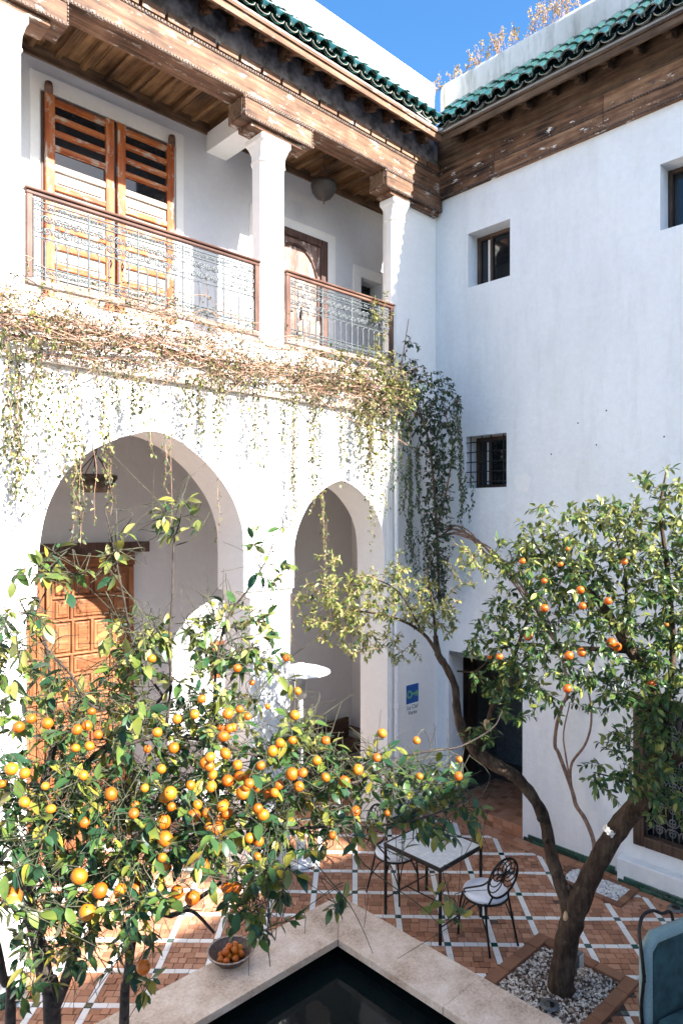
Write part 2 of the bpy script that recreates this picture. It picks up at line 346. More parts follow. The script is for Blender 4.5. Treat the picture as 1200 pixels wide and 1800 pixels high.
M['leafI'] = leafmat('ivy_leaf', [(0.1, (0.012, 0.032, 0.018)), (0.5, (0.030, 0.064, 0.028)), (0.85, (0.08, 0.115, 0.036)), (1.0, (0.20, 0.20, 0.06))], 0.22, 0.4)
M['dry'] = leafmat('dry_weed', [(0.1, (0.30, 0.19, 0.06)), (0.6, (0.45, 0.33, 0.14)), (1.0, (0.58, 0.50, 0.34))], 0.3, 0.8)
m, nt, b = nmat('dark_pool_water'); b.inputs['Base Color'].default_value = (0.006, 0.010, 0.010, 1); b.inputs['Roughness'].default_value = 0.03; b.inputs['IOR'].default_value = 1.33
bump(nt, b, noise(nt, pos(nt), 5, 2), 0.06, 0.02); M['water'] = m
m, nt, b = nmat('white_mosaic_top'); bk = N(nt, 'ShaderNodeTexBrick'); bk.offset = 0; bk.inputs['Scale'].default_value = 1.0
bk.inputs['Brick Width'].default_value = 0.05; bk.inputs['Row Height'].default_value = 0.05; bk.inputs['Mortar Size'].default_value = 0.002
bk.inputs['Color1'].default_value = (0.72, 0.71, 0.69, 1); bk.inputs['Color2'].default_value = (0.60, 0.60, 0.60, 1); bk.inputs['Mortar'].default_value = (0.52, 0.51, 0.49, 1)
nt.links.new(objco(nt), bk.inputs['Vector']); nt.links.new(bk.outputs['Color'], b.inputs['Base Color']); b.inputs['Roughness'].default_value = 0.3; M['mosaic'] = m
# ================================================================== SETTING: ground, floor, the two unseen sides of the courtyard
YF, XW, YB, YL = 6.09, 7.72, 7.24, 8.40       # arcade front, right wall, gallery back wall, arcade back wall
build('ground', MB().box(-150, 150, -150, 150, -0.6, -0.30), M['soil'], kind='structure')
floor = build('courtyard_floor', MB().box(-5.0, 8.6, -6.0, 8.6, -0.25, -0.006), M['joint'], kind='structure')
build('unseen_courtyard_wall', MB().box(-5.0, 12.0, -6.5, -6.0, -0.1, 8.5), M['white'], kind='structure')  # unseen near side, placed and sized for the shade it casts
build('unseen_courtyard_wall', MB().box(-5.4, -5.0, -6.0, 9.0, -0.1, 2.4), M['white'], kind='structure')  # unseen left side, kept low so that more skylight gets in

BAS = (1.85, 4.63, 1.75, 4.855)               # basin outline
PLA = (4.63, 6.05, 2.52, 3.50)                # gravel bed of the forked tree
def blocked(x, y, m=0.0):
    if BAS[0] - m < x < BAS[1] + m and BAS[2] - m < y < BAS[3] + m: return True
    if PLA[0] - m < x < PLA[1] + m and PLA[2] - m < y < PLA[3] + m: return True
    if 7.12 < x < 7.54 and 3.18 < y < 3.92: return True
    return False
def tile_mb(a, b, c, d, z, r):                # four corners in order, top height
    q = 0.0022; mb = []
    cx = (a[0] + b[0] + c[0] + d[0]) / 4; cy = (a[1] + b[1] + c[1] + d[1]) / 4
    tp = [(p[0] + (cx - p[0]) * 0.03, p[1] + (cy - p[1]) * 0.03, z) for p in (a, b, c, d)]
    mid = [(p[0], p[1], z - 0.0035) for p in (a, b, c, d)]
    lo = [(p[0], p[1], -0.03) for p in (a, b, c, d)]
    return tp + mid + lo, [(0, 1, 2, 3)] + [(4 + i, 4 + (i + 1) % 4, (i + 1) % 4, i) for i in range(4)] + [(8 + i, 8 + (i + 1) % 4, 4 + (i + 1) % 4, 4 + i) for i in range(4)]
CELL = 0.4476; GX, GY = 5.925, 4.04; HS = 0.031; IQ = 1 / math.sqrt(2)
def w2(p, q): return (GX + (p + q) * IQ, GY + (p - q) * IQ)
fl = {'terracotta_tile': [], 'white_tile': [], 'green_tile': []}
def put(kind, p0, p1, q0, q1, lim, tilt=0.0012):
    g = 0.0028 if kind[0] == 't' else 0.002
    cs = [w2(p0 + g, q0 + g), w2(p0 + g, q1 - g), w2(p1 - g, q1 - g), w2(p1 - g, q0 + g)]
    x = sum(c[0] for c in cs) / 4; y = sum(c[1] for c in cs) / 4
    if not (-2.2 < x < lim and -1.2 < y < 8.34) or blocked(x, y): return
    fl[kind].append((cs, R.gauss(0, tilt), R.random(), x, y))
for i in range(-26, 14):
    for j in range(-26, 26):
        x, y = w2((i + .5) * CELL, (j + .5) * CELL)
        if not (-2.6 < x < 7.9 and -1.6 < y < 8.8): continue
        p0, p1 = i * CELL + HS, (i + 1) * CELL - HS; q0, q1 = j * CELL + HS, (j + 1) * CELL - HS
        rows = 5
        for k in range(rows):
            a = p0 + (p1 - p0) * k / rows; b_ = p0 + (p1 - p0) * (k + 1) / rows
            cuts = [0.0]; c = R.choice([0.12, 0.2, 0.25])
            while c < 0.92: cuts.append(c); c += R.choice([0.2, 0.22, 0.25, 0.3])
            cuts.append(1.0)
            for c0, c1 in zip(cuts, cuts[1:]): put('terracotta_tile', a, b_, q0 + (q1 - q0) * c0, q0 + (q1 - q0) * c1, 7.47, 0.0022)
        for k in range(3):
            put('white_tile', p0 + (p1 - p0) * k / 3, p0 + (p1 - p0) * (k + 1) / 3, j * CELL - HS, j * CELL + HS, 7.50, 0.0008)
            put('white_tile', i * CELL - HS, i * CELL + HS, q0 + (q1 - q0) * k / 3, q0 + (q1 - q0) * (k + 1) / 3, 7.50, 0.0008)
        put('green_tile', i * CELL - HS, i * CELL + HS, j * CELL - HS, j * CELL + HS, 7.50, 0.0005)
# plain brick border along the right wall
y = -1.2
while y < 6.0:
    for k in range(2):
        x0 = 7.475 + 0.12 * k; L = 0.21
        yy = y + 0.1 * k
        fl['terracotta_tile'].append(([(x0 + .003, yy + .003), (x0 + .117, yy + .003), (x0 + .117, yy + L - .003), (x0 + .003, yy + L - .003)], 0.004 + R.gauss(0, .001), R.random(), x0 + .06, yy + L / 2))
    y += 0.21
def seen_size(cs, x, y):
    P = [to_px((c[0], c[1], 0)) for c in cs]
    if any(q is None for q in P): return 0
    if not all(-5 < q[0] < 1205 and q[1] < 1805 for q in P): return 0
    for t in lerpl(0.5, 1, 12):               # hidden behind the basin's coping?
        z = EYE * (1 - t)
        if z < 0.41 and BAS[0] < x * t < BAS[1] and BAS[2] < y * t < BAS[3]: return 0
    s = 0
    for a, b_ in zip(P, P[1:] + P[:1]): s += a[0] * b_[1] - b_[0] * a[1]
    return abs(s) / 2
tm = {'terracotta_tile': M['terra'], 'white_tile': M['wtile'], 'green_tile': M['gtile']}
for kind, L in fl.items():
    L.sort(key=lambda t: -seen_size(t[0], t[3], t[4]))
    for cs, z, r, x, y in L[:296]:
        mb = MB(); v, f = tile_mb(*cs, z, 0); mb.add(v, f, r)
        build(kind, mb, tm[kind], floor, origin=(x, y, 0))
    mb = MB()
    for cs, z, r, x, y in L[296:]: v, f = tile_mb(*cs, z, 0); mb.add(v, f, r)
    if mb.v: build(kind + '_field', mb, tm[kind], floor, kind='stuff')

# ================================================================== LEFT: the arcaded house front
H = root('arcaded_house', 'white two-storey house front with round-headed arches, timber eaves and a railed gallery', 'building', (4.4, YF, 0))
def arch_curve(pts, n=6): return [(p.x, p.z) for p in spline([Vector((a, 0, b)) for a, b in pts], n)]
AR1 = arch_curve([(2.185, 3.30), (2.20, 3.75), (2.266, 4.16), (2.42, 4.484), (2.616, 4.684), (2.83, 4.81), (3.05, 4.90), (3.27, 4.957), (3.483, 4.922), (3.723, 4.803), (3.982, 4.607), (4.197, 4.356), (4.307, 4.131), (4.362, 3.896), (4.368, 3.30)])
AR2 = arch_curve([(5.082, 3.30), (5.08, 3.70), (5.115, 3.92), (5.229, 4.16), (5.38, 4.335), (5.545, 4.457), (5.70, 4.535), (5.85, 4.572), (6.00, 4.534), (6.222, 4.419), (6.44, 4.21), (6.57, 3.973), (6.615, 3.711), (6.62, 3.30)])
AR0 = [(x - 2.75, z) for x, z in AR1]
def arch_wall(mb, x0, x1, z0, z1, y0, y1, arches, low):
    """wall pierced by arches; low: height where the arch springs, the piers below are separate"""
    xs = x0
    for A in arches:
        a0, a1 = A[0][0], A[-1][0]
        lo = min(a[0] for a in A); hi = max(a[0] for a in A)
        mb.box(xs, lo, y0, y1, low, z1)
        n = len(A)
        for (xa, za), (xb, zb) in zip(A, A[1:]):
            if xb - xa > 1e-4 or True:
                mb.add([(xa, y0, za), (xb, y0, zb), (xb, y0, z1), (xa, y0, z1)], [(0, 1, 2, 3)])
                mb.add([(xa, y1, za), (xb, y1, zb), (xb, y1, z1), (xa, y1, z1)], [(3, 2, 1, 0)])
                mb.add([(xa, y0, za), (xb, y0, zb), (xb, y1, zb), (xa, y1, za)], [(0, 3, 2, 1)], smooth=False)
        xs = hi
    mb.box(xs, x1, y0, y1, low, z1)
mb = MB(); arch_wall(mb, -3.55, XW + 0.6, 0, 6.02, YF, YF + 0.5, [AR0, AR1, AR2], 3.30)
for a, b_ in ((-3.55, -0.60), (1.70, 2.10), (4.46, 5.02), (6.68, XW + 0.6)): mb.box(a, b_, YF, YF + 0.5, -0.02, 3.24)
for a, b_ in ((-3.55, -0.56), (1.66, 2.14), (4.42, 5.06), (6.64, XW + 0.6)): mb.box(a, b_, YF + 0.02, YF + 0.48, 3.24, 3.30)
build('arcade_wall', mb, M['white'], H)
# flat raised strips that frame each arch, and the moulding that runs over them
for a, b_ in ((1.68, 2.145), (4.415, 5.035), (6.655, 6.86)):
    build('pilaster', MB().box(a, b_, YF - 0.022, YF - 0.001, 3.305, 5.46), M['white'], H, bevel=0.006)
for a, b_ in ((1.72, 2.075), (4.475, 5.00), (6.70, 6.86)):
    build('pilaster', MB().box(a, b_, YF - 0.018, YF - 0.001, 0.13, 3.225), M['white'], H, bevel=0.006)
build('wall_band', MB().box(-3.5, 6.86, YF - 0.024, YF - 0.001, 5.53, 6.03), M['white'], H)
mb = MB()
mb.box(1.60, 6.70, YF - 0.065, YF - 0.001, 5.462, 5.495); mb.box(1.60, 6.70, YF - 0.045, YF - 0.001, 5.497, 5.528)
build('moulding', mb, plaster('worn_moulding', (0.70, 0.60, 0.52), (0.5, 0.38, 0.30), 0.6), H, bevel=0.006)
for a, b_ in ((1.69, 2.08), (4.45, 5.01), (6.67, 6.87), (6.875, 7.70)):
    n = max(1, int((b_ - a) / 0.14))
    for k in range(n):
        for q in range(2):
            xa = a + (b_ - a) * k / n; xb = a + (b_ - a) * (k + 1) / n
            build('skirting_tile', MB().box(xa + .003, xb - .003, YF - 0.03, YF - 0.001, 0.002 + q * 0.062, 0.06 + q * 0.062, R.random()), M['gtile'], H, bevel=0.003)
# inside the arcade
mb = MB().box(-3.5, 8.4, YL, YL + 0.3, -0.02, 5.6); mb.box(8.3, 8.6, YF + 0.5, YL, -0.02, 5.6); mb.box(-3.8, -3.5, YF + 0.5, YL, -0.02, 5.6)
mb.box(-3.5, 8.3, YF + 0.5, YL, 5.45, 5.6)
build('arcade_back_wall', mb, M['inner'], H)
# gallery above
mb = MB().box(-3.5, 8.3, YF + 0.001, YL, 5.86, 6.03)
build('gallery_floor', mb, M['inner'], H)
nx0, nx1, nz0, nz1 = 7.33, 7.80, 7.15, 7.75
mb = MB().box(-3.5, nx0, YB, YB + 0.3, 6.03, 9.0); mb.box(nx1, 8.3, YB, YB + 0.3, 6.03, 9.0); mb.box(nx0, nx1, YB, YB + 0.3, nz1, 9.0); mb.box(nx0, nx1, YB, YB + 0.3, 6.03, nz0)
mb.box(8.1, 8.3, YF + 0.35, YB, 6.03, 9.0)
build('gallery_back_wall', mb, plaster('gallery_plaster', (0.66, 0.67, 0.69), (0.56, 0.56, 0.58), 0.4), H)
build('gallery_end_wall', MB().box(6.96, 8.3, YF + 0.01, YF + 0.34, 6.03, 8.52), M['white'], H)
# plaster surrounds standing a little proud of the back wall
for nm, (a, b_, c, d, e, f) in (('door_surround', (2.53, 4.30, 8.70, 2.62, 4.20, 8.53)), ('door_surround', (5.28, 6.80, 8.20, 5.36, 6.62, 8.06))):
    mb = MB().box(a, d, YB - 0.025, YB - 0.001, 6.04, f); mb.box(e, b_, YB - 0.025, YB - 0.001, 6.04, f); mb.box(a, b_, YB - 0.025, YB - 0.001, f, c)
    build(nm, mb, M['white'], H)
nw = build('niche_window', MB().box(nx0, nx1, YB + 0.24, YB + 0.26, nz0, nz1), M['glass'], H)
mb = MB()
for a, b_, c, d in ((7.18, nx0, 7.0, 7.90), (nx1, 7.96, 7.0, 7.90), (nx0, nx1, nz1, 7.90), (nx0, nx1, 7.0, nz0)): mb.box(a, b_, YB - 0.025, YB - 0.001, c, d)
build('window_surround', mb, M['white'], nw)
build('window_frame', MB().box(nx0 + .002, nx0 + 0.05, YB + 0.18, YB + 0.238, nz0 + .002, nz1 - .002), M['winwood'], nw)
# ceiling of the gallery: boards on joists
mb = MB().box(-3.5, 8.1, YF - 0.05, YB, 8.985, 9.03)
ceil = build('gallery_ceiling', mb, M['joist'], H)
x = 0.62
while x < 8.0:
    build('joist', MB().box(x - 0.030, x + 0.030, YF + 0.18, YB - 0.03, 8.915, 8.984, R.random()), M['joist'], ceil, bevel=0.006)
    x += 0.272
for k, x in enumerate(lerpl(0.5, 8.0, 29)):
    build('ceiling_plank', MB().box(x, x + 0.262, YF + 0.18, YB - 0.002, 8.972 + 0.004 * (k % 2), 8.984, R.random()), M['joist'], ceil)
build('ledger_board', MB().box(-3, 8.1, YB - 0.028, YB - 0.001, 8.84, 8.984), M['beamdark'], ceil)
build('cross_lintel', MB().box(4.63, 4.92, YF + 0.19, YB - 0.002, 8.63, 8.862), M['white'], H)

# timber over the gallery openings
bm = build('main_beam', MB().box(-3, 7.70, YF - 0.09, YF + 0.18, 8.655, 8.962), M['beam'], H, bevel=0.008)
def beads(parent, x0, x1, y, z, r=0.011, step=0.034):
    mb = MB(); x = x0
    while x < x1:
        mb.box(x, x + step * 0.62, y - r, y + 0.004, z - r, z + r); x += step
    mb.box(x0, x1, y - r * 0.5, y + 0.004, z - r * 1.5, z - r * 1.05)
    return build('bead_strip', mb, M['bead'], parent, kind='stuff')
beads(bm, 0.5, 7.68, YF - 0.093, 8.668); beads(bm, 0.5, 7.68, YF - 0.093, 8.945)
def corbel(x0, x1, cx0, cx1):
    c = build('corbel', MB().box(x0, x1, YF - 0.105, YF + 0.20, 8.425, 8.652, R.random()), M['beam'], H, bevel=0.01)
    build('corbel_foot', MB().box(cx0, cx1, YF - 0.07, YF + 0.18, 8.372, 8.424, R.random()), M['beam'], c, bevel=0.01)
    beads(c, x0 + .01, x1 - .01, YF - 0.108, 8.437, 0.010); beads(c, x0 + .01, x1 - .01, YF - 0.108, 8.640, 0.010)
    mb = MB()
    for xx in (x0 + 0.004, x1 - 0.012):
        z = 8.44
        while z < 8.64: mb.box(xx, xx + 0.010, YF - 0.118, YF - 0.106, z, z + 0.02); z += 0.034
    build('bead_strip', mb, M['bead'], c, kind='stuff')
    build('corbel_end', MB().box(x0 - 0.006, x0 - 0.001, YF - 0.07, YF + 0.16, 8.455, 8.625), M['beamdark'], c)
    return c
corbel(1.30, 2.42, 1.45, 2.28); corbel(4.30, 5.275, 4.42, 5.14); corbel(6.54, 7.70, 6.66, 7.68)
x = 0.3; k = 0
while x < 7.66:      # short boards in a row over the beam
    L = R.uniform(0.26, 0.31)
    build('dentil_board', MB().box(x, min(x + L - 0.035, 7.69), YF - 0.115, YF - 0.045, 8.966, 9.052, R.random()), M['beam'], bm, bevel=0.004)
    x += L
build('frieze', MB().box(-3, 7.70, YF - 0.04, YF + 0.16, 8.967, 9.50), M['frieze'], H)

def eave(parent, run0, run1, axis, wall, matf, matd, label):
    """projecting rafters, soffit boards, fascia and three rows of glazed tiles; axis 'X' runs along X with the eave towards -Y"""
    def T(a, o, z): return (a, wall - o, z) if axis == 'X' else (wall - o, a, z)
    def bx(a0, a1, o0, o1, z0, z1, r=0.0):
        p = [T(a0, o0, z0), T(a1, o0, z0), T(a1, o1, z0), T(a0, o1, z0), T(a0, o0, z1), T(a1, o0, z1), T(a1, o1, z1), T(a0, o1, z1)]
        if axis == 'X': p = [p[3], p[2], p[1], p[0], p[7], p[6], p[5], p[4]]
        return MB().hexa(p, r)
    def slope(a0, a1, o0, o1, z0a, z0b, th, r=0.0):   # bottom heights z0a at o0 and z0b at o1
        p = [T(a0, o0, z0a), T(a1, o0, z0a), T(a1, o1, z0b), T(a0, o1, z0b)]
        q = [(c[0], c[1], c[2] + th) for c in p]
        p = p + q
        if axis == 'X': p = [p[3], p[2], p[1], p[0], p[7], p[6], p[5], p[4]]
        return MB().hexa(p, r)
    roof = build('eave_roof', slope(run0, run1, 0.02, 0.385, 9.435, 9.275, 0.02), matd, parent)
    a = run0 + 0.1
    while a < run1 - 0.05:
        build('rafter', slope(a - 0.037, a + 0.037, 0.042, 0.345, 9.335, 9.195, 0.082, R.random()), matf, roof, bevel=0.006)
        build('rafter_foot', slope(a - 0.03, a + 0.03, 0.045, 0.21, 9.262, 9.212, 0.072, R.random()), matf, roof, bevel=0.006)
        a += 0.345
    build('fascia_board', bx(run0, run1, 0.35, 0.385, 9.188, 9.274, R.random()), matf, roof, bevel=0.005)
    build('fascia_lip', bx(run0, run1, 0.385, 0.405, 9.262, 9.292, R.random()), matf, roof, bevel=0.004)
    build('mortar_bed', slope(run0, run1, -0.06, 0.40, 9.76, 9.30, 0.02), M['mortar'], roof)
    th = math.atan2(0.46, 0.46); L = 0.285
    def tile_mesh(cover):
        mb = MB(); n = 6; r0, r1 = (0.088, 0.070); t = 0.012
        ring = lambda y, r, t0: [(-(r - t0) * math.cos(PI * j / n), y, (r - t0) * math.sin(PI * j / n)) for j in range(n + 1)]
        a_, b_, c_, d_ = ring(0, r0, 0), ring(L, r1, 0), ring(0, r0, t), ring(L, r1, t)
        if not cover:
            a_, b_, c_, d_ = [[(x, y, -0.6 * z) for x, y, z in q] for q in (a_, b_, c_, d_)]
        m_ = n + 1; q = [(j, j + 1, m_ + j + 1, m_ + j) for j in range(n)]
        mb.add(a_ + b_, q if cover else [f[::-1] for f in q], 0, True)
        mb.add(c_ + d_, [f[::-1] for f in q] if cover else q, 0, True)
        mb.add(a_ + c_, [(j, j + 1, m_ + j + 1, m_ + j) for j in range(n)])
        me = mb.mesh('roof_tile_cover' if cover else 'roof_tile_channel'); me.materials.append(M['rooftile']); return me
    mc, mh = tile_mesh(True), tile_mesh(False)
    rot = Matrix.Rotation(th, 3, 'X')
    if axis == 'Y': rot = Matrix.Rotation(-PI / 2, 3, 'Z') @ rot
    pitch = 0.19; a = run0 + 0.1; rim = MB()
    while a < run1 - 0.02:
        for row in range(3):
            s = row * 0.205
            for cover in (0, 1):
                aa = a + (pitch / 2 if cover else 0) + R.uniform(-.004, .004)
                o = 0.425 - s * math.cos(th) + R.uniform(-.008, .008); z = 9.372 + s * math.sin(th) + (0.028 if cover else 0.02) + row * 0.006
                q = (Matrix.Rotation(R.uniform(-.05, .05), 3, 'Z') @ rot @ Matrix.Rotation(R.uniform(-.04, .04), 3, 'Y')).to_quaternion()
                inst('roof_tile', mc if cover else mh, roof, T(aa, o, z), q)
        for k in range(2):       # pale mortar line round the tile fronts
            c = a + pitch / 2 * k; sgn = 1 if k else -1
            rim.tube([T(c - sgn * 0.082 * math.cos(PI * j / 6) * (1 if axis == 'X' else 1), 0.432, 9.372 + (0.028 if k else 0.02) + sgn * (0.084 if k else 0.05) * math.sin(PI * j / 6)) for j in range(7)], 0.005, 4)
        a += pitch
    build('mortar_line', rim, M['mortar'], roof, kind='stuff')
    return roof
eave(H, 0.6, 7.36, 'X', YF, M['beam'], M['beamdark'], '')
build('parapet', MB().box(-3.5, 7.76, YF + 0.05, YF + 0.45, 9.5, 10.345), M['parL'], H, bevel=0.03)

def column(x0, x1, y0, d):
    """square shaft with chamfered corners, flaring capital"""
    cx, cy = (x0 + x1) / 2, y0 + d / 2; hw, hd = (x1 - x0) / 2, d / 2
    def ring(sx, sy, c, z): return [(cx - sx + c, cy - sy, z), (cx + sx - c, cy - sy, z), (cx + sx, cy - sy + c, z), (cx + sx, cy + sy - c, z), (cx + sx - c, cy + sy, z), (cx - sx + c, cy + sy, z), (cx - sx, cy + sy - c, z), (cx - sx, cy - sy + c, z)]
    def stack(levels):
        mb = MB(); vs = []
        for sx, sy, c, z in levels: vs += ring(sx, sy, c, z)
        k = len(levels)
        mb.add(vs, [(i * 8 + j, i * 8 + (j + 1) % 8, (i + 1) * 8 + (j + 1) % 8, (i + 1) * 8 + j) for i in range(k - 1) for j in range(8)] + [tuple(range((k - 1) * 8, k * 8))])
        return mb
    c = build('column', stack([(hw, hd, 0.05, 6.03), (hw, hd, 0.05, 8.10)]), M['white'], H, bevel=0.008)
    build('capital', stack([(hw + .001, hd + .001, 0.051, 8.085), (hw + .012, hd + .012, 0.05, 8.092), (hw + .012, hd + .012, 0.05, 8.115), (hw + .003, hd + .003, 0.046, 8.122), (hw + .006, hd + .006, 0.04, 8.21), (hw + .024, hd + .024, 0.022, 8.285), (hw + .040, hd + .040, 0.015, 8.312), (hw + .040, hd + .040, 0.015, 8.368)]), M['white'], c, bevel=0.005)
column(1.72, 2.06, YF - 0.035, 0.25); column(4.605, 4.94, YF - 0.035, 0.25); column(6.775, 7.02, YF - 0.035, 0.20)

# upstairs double door, left: louvred head over painted panels
D = build('louvred_door', MB().box(2.64, 4.17, YB - 0.02, YB - 0.004, 6.04, 8.52), M['doorD'], H)
for x0, x1 in ((2.665, 3.405), (3.445, 4.15)):
    leaf = build('door_leaf', MB().box(x0 + 0.08, x1 - 0.08, YB - 0.045, YB - 0.022, 6.06, 7.80), M['doorW'], D)
    for a, b_ in ((x0, x0 + 0.095), (x1 - 0.095, x1)): build('stile', MB().box(a, b_, YB - 0.075, YB - 0.022, 6.05, 8.50, R.random()), M['doorO'], leaf, bevel=0.008)
    build('glass_pane', MB().box(x0 + 0.096, x1 - 0.096, YB - 0.038, YB - 0.03, 7.78, 8.44), M['glass'], leaf)
    z = 8.43
    for k in range(4):
        zz = 8.44 - k * 0.158
        build('slat', MB().box(x0 + 0.0952, x1 - 0.0952, YB - 0.068, YB - 0.024, zz - 0.020, zz + 0.024, R.random()), M['doorOx'], leaf, bevel=0.006)
        build('slat_edge', MB().box(x0 + 0.0952, x1 - 0.0952, YB - 0.056, YB - 0.024, zz - 0.036, zz - 0.022, R.random()), M['doorOx'], leaf, bevel=0.004)
    for k, zz in enumerate(lerpl(7.75, 6.12, 9)):
        build('rail', MB().box(x0 + 0.0952, x1 - 0.0952, YB - 0.070, YB - 0.024, zz - 0.03, zz + 0.03, R.random()), M['doorOx'] if k else M['doorW'], leaf, bevel=0.006)
        if k < 8:
            for s_ in (-0.058, -0.146): pass
            pz = zz - 0.102
            build('door_panel', MB().box(x0 + 0.135, x1 - 0.135, YB - 0.058, YB - 0.044, pz - 0.045, pz + 0.045, R.random()), M['doorW'], leaf, bevel=0.006)
            if k in (1, 4, 6):
                for q in (0.33, 0.66):
                    cx = x0 + (x1 - x0) * q
                    build('rosette', MB().tube([(cx + 0.03 * math.cos(t), YB - 0.060, pz + 0.03 * math.sin(t)) for t in lerpl(0, 2 * PI, 11)], 0.004, 4), M['doorO'], leaf)
    build('handle', MB().tube([(x1 - 0.05 if x0 < 3 else x0 + 0.05, YB - 0.085, 6.86), (x1 - 0.05 if x0 < 3 else x0 + 0.05, YB - 0.12, 6.9), (x1 - 0.05 if x0 < 3 else x0 + 0.05, YB - 0.085, 6.94)], 0.008, 6), M['iron'], leaf)
for x in (2.70, 4.125): build('pivot_post', MB().lathe([(0.0, 8.62), (0.035, 8.615), (0.042, 8.58), (0.042, 8.50), (0.0, 8.50)], (x, YB - 0.055, 0), 12), M['rail'], D)

# upstairs door, right: pointed arch set in a pinkish frame
D = build('arched_door', MB().box(5.36, 6.62, YB - 0.018, YB - 0.003, 6.04, 8.06), M['doorB'], H)
mb = MB().box(5.36, 5.45, YB - 0.06, YB - 0.019, 6.04, 8.06); mb.box(6.50, 6.62, YB - 0.06, YB - 0.019, 6.04, 8.06); mb.box(5.451, 6.499, YB - 0.06, YB - 0.019, 7.96, 8.06)
build('door_frame', mb, M['doorD'], D, bevel=0.006)
def ogee(c, hw, z0, z1, n=9):
    L = []
    for i in range(n): t = i / (n - 1); L.append((c - hw * math.cos(t * PI / 2) ** 0.85, z0 + (z1 - z0) * math.sin(t * PI / 2) ** 1.05))
    return L + [(2 * c - x, z) for x, z in L[::-1][1:]]
arcp = ogee(6.02, 0.42, 7.32, 7.86)
for k in range(2):
    half = arcp[:9] if k == 0 else arcp[8:]
    xs = [5.60, 6.015] if k == 0 else [6.025, 6.44]
    ring = [(xs[0], YB - 0.02, 6.06), (xs[1], YB - 0.02, 6.06)]
    cut = [(x, YB - 0.02, z) for x, z in half]
    ring = ring + cut[::-1] if k == 0 else ring + cut[::-1]
    lf = build('door_leaf', MB().poly_prism(ring, (0, -0.018, 0)), M['doorB'], D)
    for zz in (6.12, 6.55, 6.95):
        for q in (0, 1):
            x0 = xs[0] + 0.05 + q * 0.18
            build('door_panel', MB().box(x0, x0 + 0.14, YB - 0.052, YB - 0.036, zz, zz + 0.32, R.random()), M['doorB'], lf, bevel=0.008)
build('door_arch', MB().tube([(x, YB - 0.045, z) for x, z in [(5.6, 6.9)] + arcp + [(6.44, 6.9)]], 0.022, 6), M['doorD'], D)
build('latch', MB().box(6.10, 6.12, YB - 0.075, YB - 0.045, 6.84, 7.02), M['iron'], D)

# carved cedar door inside the arcade
D = build('carved_door', MB().box(2.75, 4.24, YL - 0.03, YL - 0.003, 0, 3.66), M['cedar'], H)
build('lintel', MB().box(2.5, 4.44, YL - 0.10, YL - 0.004, 3.665, 3.80), M['doorD'], D, bevel=0.012)
build('door_head', MB().box(2.75, 4.24, YL - 0.075, YL - 0.031, 3.50, 3.655), M['cedarx'], D, bevel=0.008)
for x0, x1 in ((2.76, 3.06), (3.10, 4.22)):
    lf = build('door_leaf', MB().box(x0, x1, YL - 0.055, YL - 0.031, 0.05, 3.48), M['cedar'], D)
    for a in (x0, x1 - 0.07): build('stile', MB().box(a, a + 0.07, YL - 0.085, YL - 0.056, 0.05, 3.48, R.random()), M['cedar'], lf, bevel=0.006)
    w = x1 - x0 - 0.16; z = 3.44
    for rowi, hh in enumerate((0.30, 0.28, 0.42, 0.26, 0.28, 0.26, 0.40, 0.28, 0.30, 0.36)):
        cols = (1 if w < 0.3 else (3 if rowi % 2 else 4)); xx = x0 + 0.08
        ws = [1] * cols if cols != 3 else [0.7, 1.6, 0.7]
        for q in ws:
            cw = w * q / sum(ws)
            build('door_panel', MB().box(xx + 0.028, xx + cw - 0.028, YL - 0.080, YL - 0.056, z - hh + 0.035, z - 0.035, R.random()), M['cedar'], lf, bevel=0.012)
            if cw > 0.12: build('panel_core', MB().box(xx + 0.062, xx + cw - 0.062, YL - 0.092, YL - 0.0805, z - hh + 0.075, z - 0.075, R.random()), M['cedarx'], lf, bevel=0.008)
            if xx > x0 + 0.1: build('muntin', MB().box(xx - 0.018, xx + 0.018, YL - 0.088, YL - 0.056, z - hh + 0.012, z - 0.012, R.random()), M['cedar'], lf, bevel=0.006)
            xx += cw
        build('cross_rail', MB().box(x0 + 0.071, x1 - 0.071, YL - 0.086, YL - 0.056, z - hh - 0.012, z - hh + 0.012, R.random()), M['cedarx'], lf, bevel=0.005)
        z -= hh
    if x1 > 4: build('knocker', MB().tube([(3.30 + 0.05 * math.cos(t), YL - 0.11, 1.45 + 0.05 * math.sin(t)) for t in lerpl(0, 2 * PI, 13)], 0.008, 5), M['iron'], lf)

# ================================================================== gallery railings
def scroll_curve(r, turns=1.35, n=15):
    L = []
    for i in range(n):
        t = i / (n - 1); a = t * turns * 2 * PI; q = r * (1 - 0.82 * t)
        L.append((q * math.cos(a), q * math.sin(a)))
    return L
def scroll_mesh(r, rad):
    mb = MB(); c = scroll_curve(r)
    mb.tube([(-x + r, 0, z) for x, z in c][::-1] + [(0, 0, -r * 0.6)], rad, 4)
    mb.tube([(x - r, 0, z) for x, z in c][::-1] + [(0, 0, -r * 0.6)], rad, 4)
    me = mb.mesh('scroll'); me.materials.append(M['ironL']); return me
sc_big, sc_small = scroll_mesh(0.037, 0.0075), scroll_mesh(0.021, 0.0062)
def ring_mesh(r, rad):
    me = MB().tube([(r * math.cos(t), 0, r * math.sin(t)) for t in lerpl(0, 2 * PI, 15)], rad, 4, cap=False).mesh('ring'); me.materials.append(M['ironL']); return me
rg = ring_mesh(0.034, 0.006)
arch_me = MB().tube([(0.0475 * math.cos(t), 0, 0.0475 * math.sin(t)) for t in lerpl(0, PI, 9)], 0.0055, 4).mesh('bar_arch'); arch_me.materials.append(M['ironL'])
